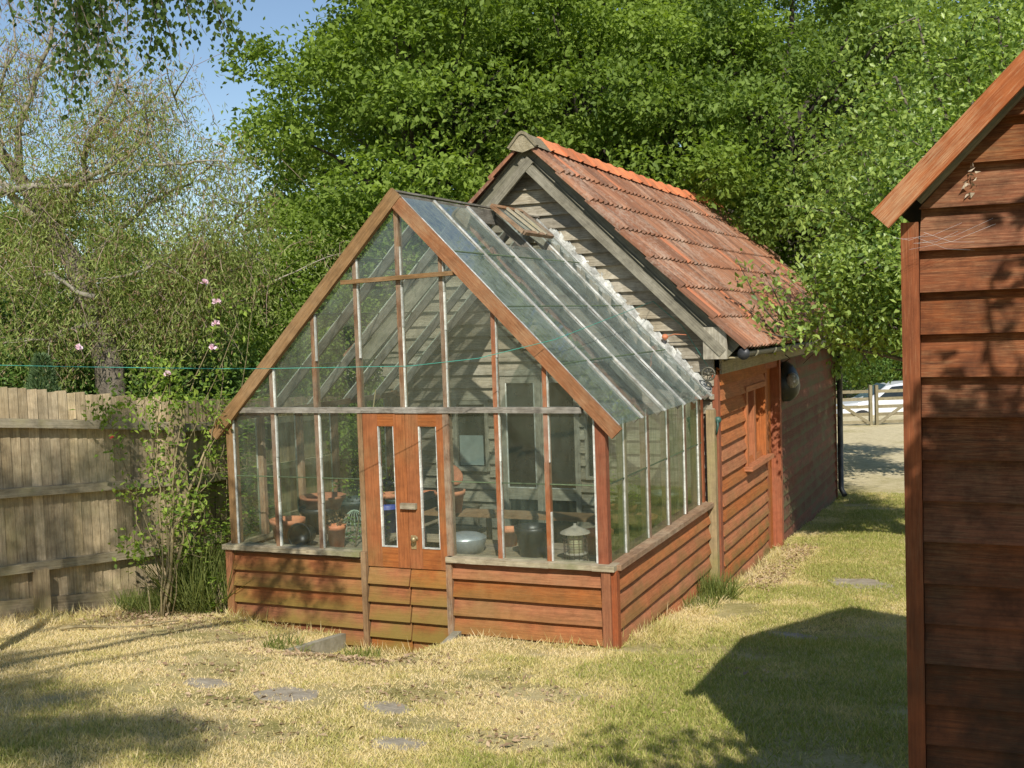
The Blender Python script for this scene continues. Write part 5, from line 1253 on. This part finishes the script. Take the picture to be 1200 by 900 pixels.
# birch: trunk behind and left of the camera, limbs arch over; sprays hang into the top left
def birch():
    bx, by = -1.5, -11.0; bz = gzs(bx, by)
    t = thing('birch_tree', (bx, by, bz), 'birch whose drooping leafy sprays hang into the top left of the view', 'tree')
    mb = MB(); mb.tube([(bx, by, bz-.2), (bx+.1, by, 3), (bx+.2, by+.1, 6), (bx+.1, by, 9.5)], [.17, .14, .10, .04], 9); mb.build('trunk', 'bark', t)
    mb = MB(); P = []
    # sprays seen in the picture
    vis = [((95,-40),(88,100),5.2), ((70,-40),(105,85),5.4), ((120,-40),(112,70),5.0), ((150,-40),(150,42),5.2), ((175,-50),(205,58),5.1), ((190,-40),(172,80),5.3), ((215,-60),(240,22),5.1), ((230,-50),(268,40),5.0), ((100,-30),(80,140),5.6), ((130,-40),(60,60),5.6), ((240,-60),(282,5),5.2), ((40,-60),(20,10),5.5), ((160,-50),(185,25),5.0), ((90,-50),(95,60),5.5), ((110,-50),(130,90),5.7), ((85,-40),(78,120),5.8), ((60,-50),(40,30),5.9), ((200,-50),(225,40),5.6), ((75,-50),(110,45),5.0)]
    top = [at(px, py-60, d) for (px, py), _, d in vis]
    hub = at(140, -260, 4.6); root = Vector((bx+.15, by+.05, 5.2))
    branch(mb, root, hub, .06, .03, .08, 8, 6)
    for (a, b, d) in vis:
        A_ = at(*a, d); B_ = at(*b, d); pts = branch(mb, hub, A_, .014, .006, .12, 5, 5); pts = branch(mb, A_, B_, .007, .002, .10, 8, 4); P += [(p, 1.0) for p in pts]
        for _ in range(2):
            s = random.choice(pts[:6]); e = s+Vector((random.gauss(0,.07), random.gauss(0,.07), -random.uniform(.06,.22))); P += [(p, 1.) for p in branch(mb, s, e, .002, .001, .1, 4, 3)]
    # boughs whose shadows fall on lawn, fence and greenhouse base: (ground shadow target, distance towards the sun)
    sh = [((-3.0,-2.75,.27), 8.6, .30, 260), ((-2.45,-2.95,.3), 8.4, .28, 260), ((-1.6,-3.15,.33), 8.1, .16, 120), ((-1.3,-3.05,.3), 8., .12, 60), ((-1.8,-3.35,.33), 8., .28, 200), ((-1.4,-3.3,.33), 8., .2, 120), ((-1.5,-3.85,.37), 7.8, .3, 200), ((-2.1,-3.7,.36), 8.1, .33, 200), ((-2.7,-3.3,.34), 8.4, .4, 200), ((-3.5,-2.4,.25), 9., .35, 120), ((-1.1,-3.5,.35), 7.8, .14, 50), ((-4.3,-.9,.9), 9.5, .5, 130), ((-4.5,-.2,1.5), 10., .55, 170), ((-4.7,-.9,1.6), 9.6, .4, 90), ((-4.2,.2,.1), 9.8, .4, 110), ((-3.1,-.03,.3), 9.6, .28, 46), ((-2.5,-.03,.2), 9.6, .25, 34), ((-5.2,-1.6,.8), 9.4, .6, 120), ((-4.95,-1.1,1.35), 9.6, .22, 120), ((-4.8,-.6,.75), 9.7, .25, 120), ((-4.65,.1,1.55), 10, .25, 140), ((-4.6,.2,.8), 10, .25, 120), ((-4.95,-1.0,.35), 9.5, .2, 90)]
    for (g, dist, r, n_) in sh:
        c = Vector(g)+SUN*dist; s = Vector((bx+.15, by+.05, random.uniform(5, 8))); pts = branch(mb, s, c, .045, .012, .08, 8, 5)
        for _ in range(n_//9):
            s2 = random.choice(pts[4:]); e = c+Vector((random.gauss(0,r*.5), random.gauss(0,r*.5), random.gauss(0,r*.3))); pp = branch(mb, s2 if (s2-e).length < 1.6 else c, e, .006, .002, .1, 4, 3); P += [(p, 2.2) for p in pp[1:]]
    mb.build('limbs', 'bark', t)
    C = []; 
    for (p, k) in P:
        m_ = 6 if k < 2 else 20; s = .035 if k < 2 else .075
        for _ in range(m_): C.append((p.x+random.gauss(0,s), p.y+random.gauss(0,s), p.z+random.gauss(0,s)-.01))
    C = np.array(C); n = len(C)
    leaf_mesh('foliage', C, rng.normal(size=(n,3))*.45+np.array([0,0,-1.]), rdir(n), np.where(C[:,1] < -7.6, rng.uniform(.03,.05,n), rng.uniform(.024,.038,n)), rng.uniform(.02,.030,n), rng.random(n), 'birch', t, fold=.1)
birch()

# tree behind the camera to the right: throws the leafy shade on the red shed and the near lawn
def plum():
    bx, by = 4.9, -9.0; bz = gzs(bx, by)
    t = thing('plum_tree', (bx, by, bz), 'large-leaved fruit tree behind the camera shading the red shed', 'tree')
    mb = MB(); mb.tube([(bx, by, bz-.2), (bx+.1, by, 2.2), (bx, by+.2, 4.2)], [.15, .12, .06], 9); mb.build('trunk', 'bark', t)
    mb = MB(); P = []
    sh = [((2.55,-4.05,.6), 3.5, .4, 120), ((2.8,-4.05,.5), 3.6, .45, 120), ((2.62,-4.05,1.35), 3.2, .3, 100), ((2.85,-4.05,1.75), 3.0, .2, 50), ((2.62,-4.05,1.05), 3.3, .4, 130), ((2.7,-4.05,1.55), 3.2, .3, 80), ((2.9,-4.05,1.5), 3.3, .4, 90), ((2.75,-4.05,1.3), 3.2, .55, 110), ((2.6,-4.05,1.8), 3.0, .26, 20), ((2.85,-4.05,1.95), 2.6, .26, 20), ((2.95,-4.05,.9), 3.4, .7, 90), ((2.8,-4.05,2.25), 2.4, .2, 8), ((2.5,-4.05,1.2), 3.2, .4, 45), ((2.7,-4.05,2.55), 2.2, .13, 3), ((2.9,-4.05,2.45), 2.3, .14, 4),
          ((1.5,-3.2,.3), 5.6, .5, 50), ((.95,-2.75,.3), 5.8, .25, 12), ((1.9,-2.9,.3), 5.6, .5, 50), ((2.1,-3.6,.35), 5.2, .5, 55), ((1.1,-3.6,.35), 5.6, .35, 22), ((3.2,-4.1,1.2), 3.4, .8, 80)]
    for (g, dist, r, n_) in sh:
        c = Vector(g)+SUN*dist; s = Vector((bx, by+.1, random.uniform(2., 4))); pts = branch(mb, s, c, .03, .008, .08, 7, 5)
        for _ in range(n_):
            e = c+Vector((random.gauss(0,r*.55), random.gauss(0,r*.55), random.gauss(0,r*.55)))
            if n_ < 26 or random.random() < .5:
                pp = branch(mb, c if (c-e).length < .9 else pts[-2], e, .004, .002, .1, 3, 3)
            P.append((e, 13 if n_ >= 45 else 3))
    mb.build('limbs', 'bark', t)
    T = np.array([tuple(p) for p, _ in P]); q = np.repeat(np.arange(len(T)), [c_ for _, c_ in P]); C = T[q]+rng.normal(size=(len(q),3))*.075; n = len(C)
    leaf_mesh('foliage', C, rdir(n), rdir(n), rng.uniform(.07,.11,n), rng.uniform(.045,.065,n), rng.random(n), 'apple', t, fold=.1)
plum()

# ------------------------------------------------------------------ rose bush by the fence
def rose():
    b0 = at(196, 700, 9.9); bx, by = b0.x, b0.y; bz = gzs(bx, by)
    t = thing('rose_bush', (bx, by, bz), 'leggy climbing rose with bare brown stems and pink blooms at the fence corner', 'rose')
    mb = MB(); tips = []
    D_ = 9.9
    stems = [([(198,705),(205,620),(228,560),(250,500),(272,470)], .016), ([(200,700),(212,640),(235,560),(245,530),(262,440)], .013), ([(192,705),(188,600),(182,500),(180,440)], .008), ([(196,705),(200,640),(196,520),(200,470),(196,440)], .008), ([(190,705),(170,650),(160,600),(155,560)], .006),
             ([(195,700),(200,600),(215,470),(245,410),(250,385)], .008), ([(192,705),(180,640),(150,560),(130,500),(120,480)], .006), ([(202,705),(208,660),(225,640),(240,600)], .006), ([(196,700),(190,560),(170,480),(150,470)], .006), ([(200,705),(185,640),(178,560),(186,470),(205,420)], .007), ([(198,700),(215,600),(250,560),(285,440),(300,330)], .006), ([(196,700),(206,560),(240,470),(280,380),(252,350)], .006)]
    for pts, r in stems:
        P = [at(px, py, D_+random.uniform(-.12,.12)) for px, py in pts]; P[0] = Vector((bx+random.gauss(0,.05), by+random.gauss(0,.05), bz-.03)); Q = []
        for a, b in zip(P[:-1], P[1:]):
            for f in (0, .25, .5, .75): Q.append(a.lerp(b, f)+Vector((random.gauss(0,.012), random.gauss(0,.012), random.gauss(0,.012))))
        Q.append(P[-1]); mb.tube(Q, list(np.linspace(r, r*.35, len(Q))), 6); tips += Q[int(len(Q)*.35):]
        for _ in range(5):
            i = random.randrange(4, len(Q)); e = Q[i]+Vector((random.gauss(0,.12), random.gauss(0,.12), random.uniform(-.1,.25))); tips += branch(mb, Q[i], e, .004, .002, .2, 4, 4)
    mb.build('stems', 'stem', t)
    T = np.array([tuple(v) for v in tips]); q = np.repeat(np.arange(len(T)), 3); C = T[q]+rng.normal(size=(len(q),3))*.05; n = len(C)
    ex = np.array([tuple(at(px, py, D_)) for px, py in ((190,470),(200,462),(215,468),(178,478),(150,480),(110,480),(125,476),(150,640),(160,648),(145,632),(195,560),(205,580),(185,500),(205,600),(150,503),(160,440),(175,430),(185,425),(205,440))])
    q = np.repeat(np.arange(len(ex)), 26); C2 = ex[q]+rng.normal(size=(len(q),3))*.075; C = np.concatenate([C, C2]); n = len(C)
    leaf_mesh('foliage', C, rng.normal(size=(n,3)), rdir(n)*.7+np.array([.2,-.3,.8]), rng.uniform(.03,.07,n), rng.uniform(.02,.038,n), rng.random(n), 'rose', t)
    for (px, py, m) in ((196,439,'pink'), (249,408,'pink'), (253,380,'pink'), (254,354,'pink'), (92,408,'pink'), (131,513,'red_petal'), (240,332,'pink')):
        mb = MB(); c = at(px, py, D_-.1)
        for k in range(16):
            a = random.uniform(0, 6.28); el = random.uniform(-.2, 1.3); d = Vector((math.cos(a)*math.cos(el), math.sin(a)*math.cos(el), math.sin(el))); s = d.cross(Vector((random.random(), random.random(), random.random()))).normalized(); L = .045 if m == 'pink' else .022
            mb.face([c, c+d*L*.6-s*L*.45, c+d*L, c+d*L*.6+s*L*.45])
        mb.build('blossom', m, t)
rose()
# tall weeds / nettles at the fence corner, and by the side of the greenhouse
def tuft(cx, cy, r, n, h, label, mat='tuft', w_=.007, lean=.35):
    a = rng.uniform(0, 2*np.pi, n); rr = r*np.sqrt(rng.random(n)); x = cx+rr*np.cos(a); y = cy+rr*np.sin(a); z = gz(x, y)-.01
    hh = h*rng.uniform(.35, 1, n); D = np.stack([rng.normal(0, lean, n), rng.normal(0, lean, n), np.ones(n)], 1)
    o = leaf_mesh('grass_tuft', np.stack([x, y, z], 1), D, rdir(n), hh, w_, rng.random(n), mat, fold=.1, curl=.25); tag(o, label, 'grass tuft'); return o
w0 = at(243, 690, 10.2)
tuft(w0.x, w0.y, .3, 900, .75, 'clump of tall weeds between the fence corner and the greenhouse')
tuft(w0.x-.45, w0.y-.25, .28, 500, .28, 'low ragged weeds around the foot of the rose')
tuft(.17, 2.5, .2, 480, .34, 'long grass growing against the side boards by the shed corner', lean=.4)
tuft(.16, 2.0, .16, 200, .18, 'low grass edging the side boards of the greenhouse')
tuft(-2.42, -.75, .16, 160, .16, 'straw-coloured grass tufts on the left edging slab', lean=.5)
tuft(-2.0, -.3, .16, 200, .12, 'short grass in the sunken doorway', lean=.5)
def leafy(px, py, d, r, h, n, label, mat='rose', L=.07):
    c = at(px, py, d); z0 = gzs(c.x, c.y); a = rng.uniform(0, 2*np.pi, n); rr = r*np.sqrt(rng.random(n)); hh = rng.random(n)*h
    C = np.stack([c.x+rr*np.cos(a), c.y+rr*np.sin(a), z0+hh], 1); D = np.stack([np.cos(a), np.sin(a), rng.uniform(-.3, .6, n)], 1)
    t = thing('weed_plant', (c.x, c.y, z0), label, 'plant'); mb = MB()
    for i in range(0, n, max(1, n//60)): q = Vector(C[i]); f = Vector((c.x+(q.x-c.x)*.6, c.y+(q.y-c.y)*.6, z0-.02)); mb.tube([f, (f+q)/2+Vector((.02,0,0)), q], [.006, .005, .002], 4)
    mb.build('stems', 'stem', t); leaf_mesh('foliage', C, D, rdir(n)*.6+np.array([0,0,1.]), L*rng.uniform(.5,1.2,n), L*.4, rng.random(n)*.9, mat, t); return t
leafy(236, 660, 10.5, .3, .75, 800, 'leafy green nettle growing behind the tall weeds at the fence corner')
leafy(262, 690, 10.1, .16, .35, 220, 'small bright weed against the left corner of the greenhouse')
leafy(20, 420, 11.5, .6, 1.9, 2600, 'bramble leaves rising over the fence top at the far left', 'rose', .09)
leafy(230, 440, 11.6, .7, 1.95, 3200, 'bright mixed leaves above the fence by the greenhouse roof', 'rose', .08)
leafy(120, 420, 12.3, .8, 1.95, 3200, 'dull green leaves above the fence in front of the willow trunk', 'holly', .09)
# leaf litter and bare soil at the path edge and rose bed
n = 4400
PT = [(-1.75,-1.25,.3), (-2.2,-1.95,.22), (-1.0,-3.05,.22), (.1,-1.7,.25), (-.55,-2.0,.18), (.35,-2.7,.2), (-1.5,-2.6,.2), (.9,-.6,.2), (-3.2,-.8,.35)]
xs_ = np.concatenate([rng.uniform(.15, .6, 1300), rng.normal(w0.x-.3, .5, 900), rng.normal(-1.6, .45, 400)]+[rng.normal(a, r*1.3, 80) for a, b, r in PT]); ys_ = np.concatenate([rng.uniform(3.2, 6.3, 1300), rng.normal(w0.y-.55, .22, 900), rng.normal(-1.15, .12, 400)]+[rng.normal(b, r*.7, 80) for a, b, r in PT])
n = len(xs_); D = rng.normal(size=(n,3)); D[:, 2] *= .3
o = leaf_mesh('leaf_litter', np.stack([xs_, ys_, gz(xs_, ys_)+.012], 1), D, np.array([0,0,1.])+rng.normal(size=(n,3))*.4, rng.uniform(.02,.06,n), rng.uniform(.012,.03,n), rng.random(n), leafmat('litter', (.24,.15,.08), (.58,.42,.26), .1)); tag(o, 'brown leaf litter and bark chips on the ground', 'leaf litter', kind='stuff')
# fallen twigs near rose bed
tw = thing('fallen_branch', tuple(at(150, 728, 9.3)), 'thin dead branch lying on the dry grass below the fence', 'branch')
mb = MB(); a = at(70, 738, 9.0); b = at(210, 722, 9.4); pts = []
for f in np.linspace(0, 1, 9): p = a.lerp(b, f); p.z = gzs(p.x, p.y)+.025+.012*math.sin(9*f); pts.append(p)
mb.tube(pts, list(np.linspace(.013, .006, 9)), 6)
for i in (2, 4, 6): e = pts[i]+Vector((random.uniform(-.1,.2), random.uniform(-.2,.1), .02)); mb.tube([pts[i], e], [.006, .003], 5)
mb.build('twig', 'stem', tw)

# washing line: green twine from a post off the left edge, over the glass, up to the gable
mb = MB(); P = [at(-60, 426, 7.6), at(0, 428, 7.7), at(100, 430, 7.8), at(250, 432, 8.0), at(310, 432, 8.1), at(480, 429, 8.3), at(560, 420, 8.4), at(650, 398, 8.55)]
hook = Vector((-.49, 2.99, 2.60)); P += [P[-1].lerp(hook, .5), hook]
mb.tube(P, .0026, 5); mb.tube([hook, Vector((-.2, 2.98, 2.35)), Vector((.06, 2.93, 1.95))], .003, 5)
tag(mb.build('washing_line', 'twine'), 'thin green twine strung across the front of the greenhouse to the gable', 'washing line')
t = thing('line_post', tuple(Vector((*at(-60, 426, 7.6).xy, gzs(*at(-60,426,7.6).xy)))), 'timber post holding the left end of the green twine', 'post')
p = at(-62, 426, 7.6); mb = MB(); mb.beam((p.x, p.y, gzs(p.x, p.y)-.2), (p.x, p.y, p.z+.1), .07, .07, (0,1,0)); mb.build('shaft', 'fence_post', t); mb = MB(); mb.lathe((p.x, p.y, p.z+.1), [(.05,0),(.05,.015),(.0,.04)], 8); mb.build('cap', 'fence_post', t)
# orange knot and rusty hook where the cord meets the roof edge
mb = MB(); c = onp = Vector((-.36, 2.93, roofz(-.36)+.12)); mb.lathe(c, [(0,-.03),(.03,-.01),(.035,.01),(.02,.03),(0,.035)], 10); mb.tube([c, c+Vector((.1,-.02,.03)), c+Vector((.22,-.01,.02))], .005, 5)
tag(mb.build('cord_knot', 'terra2'), 'orange cord knotted at the top of the glass roof beside the gable', 'cord')
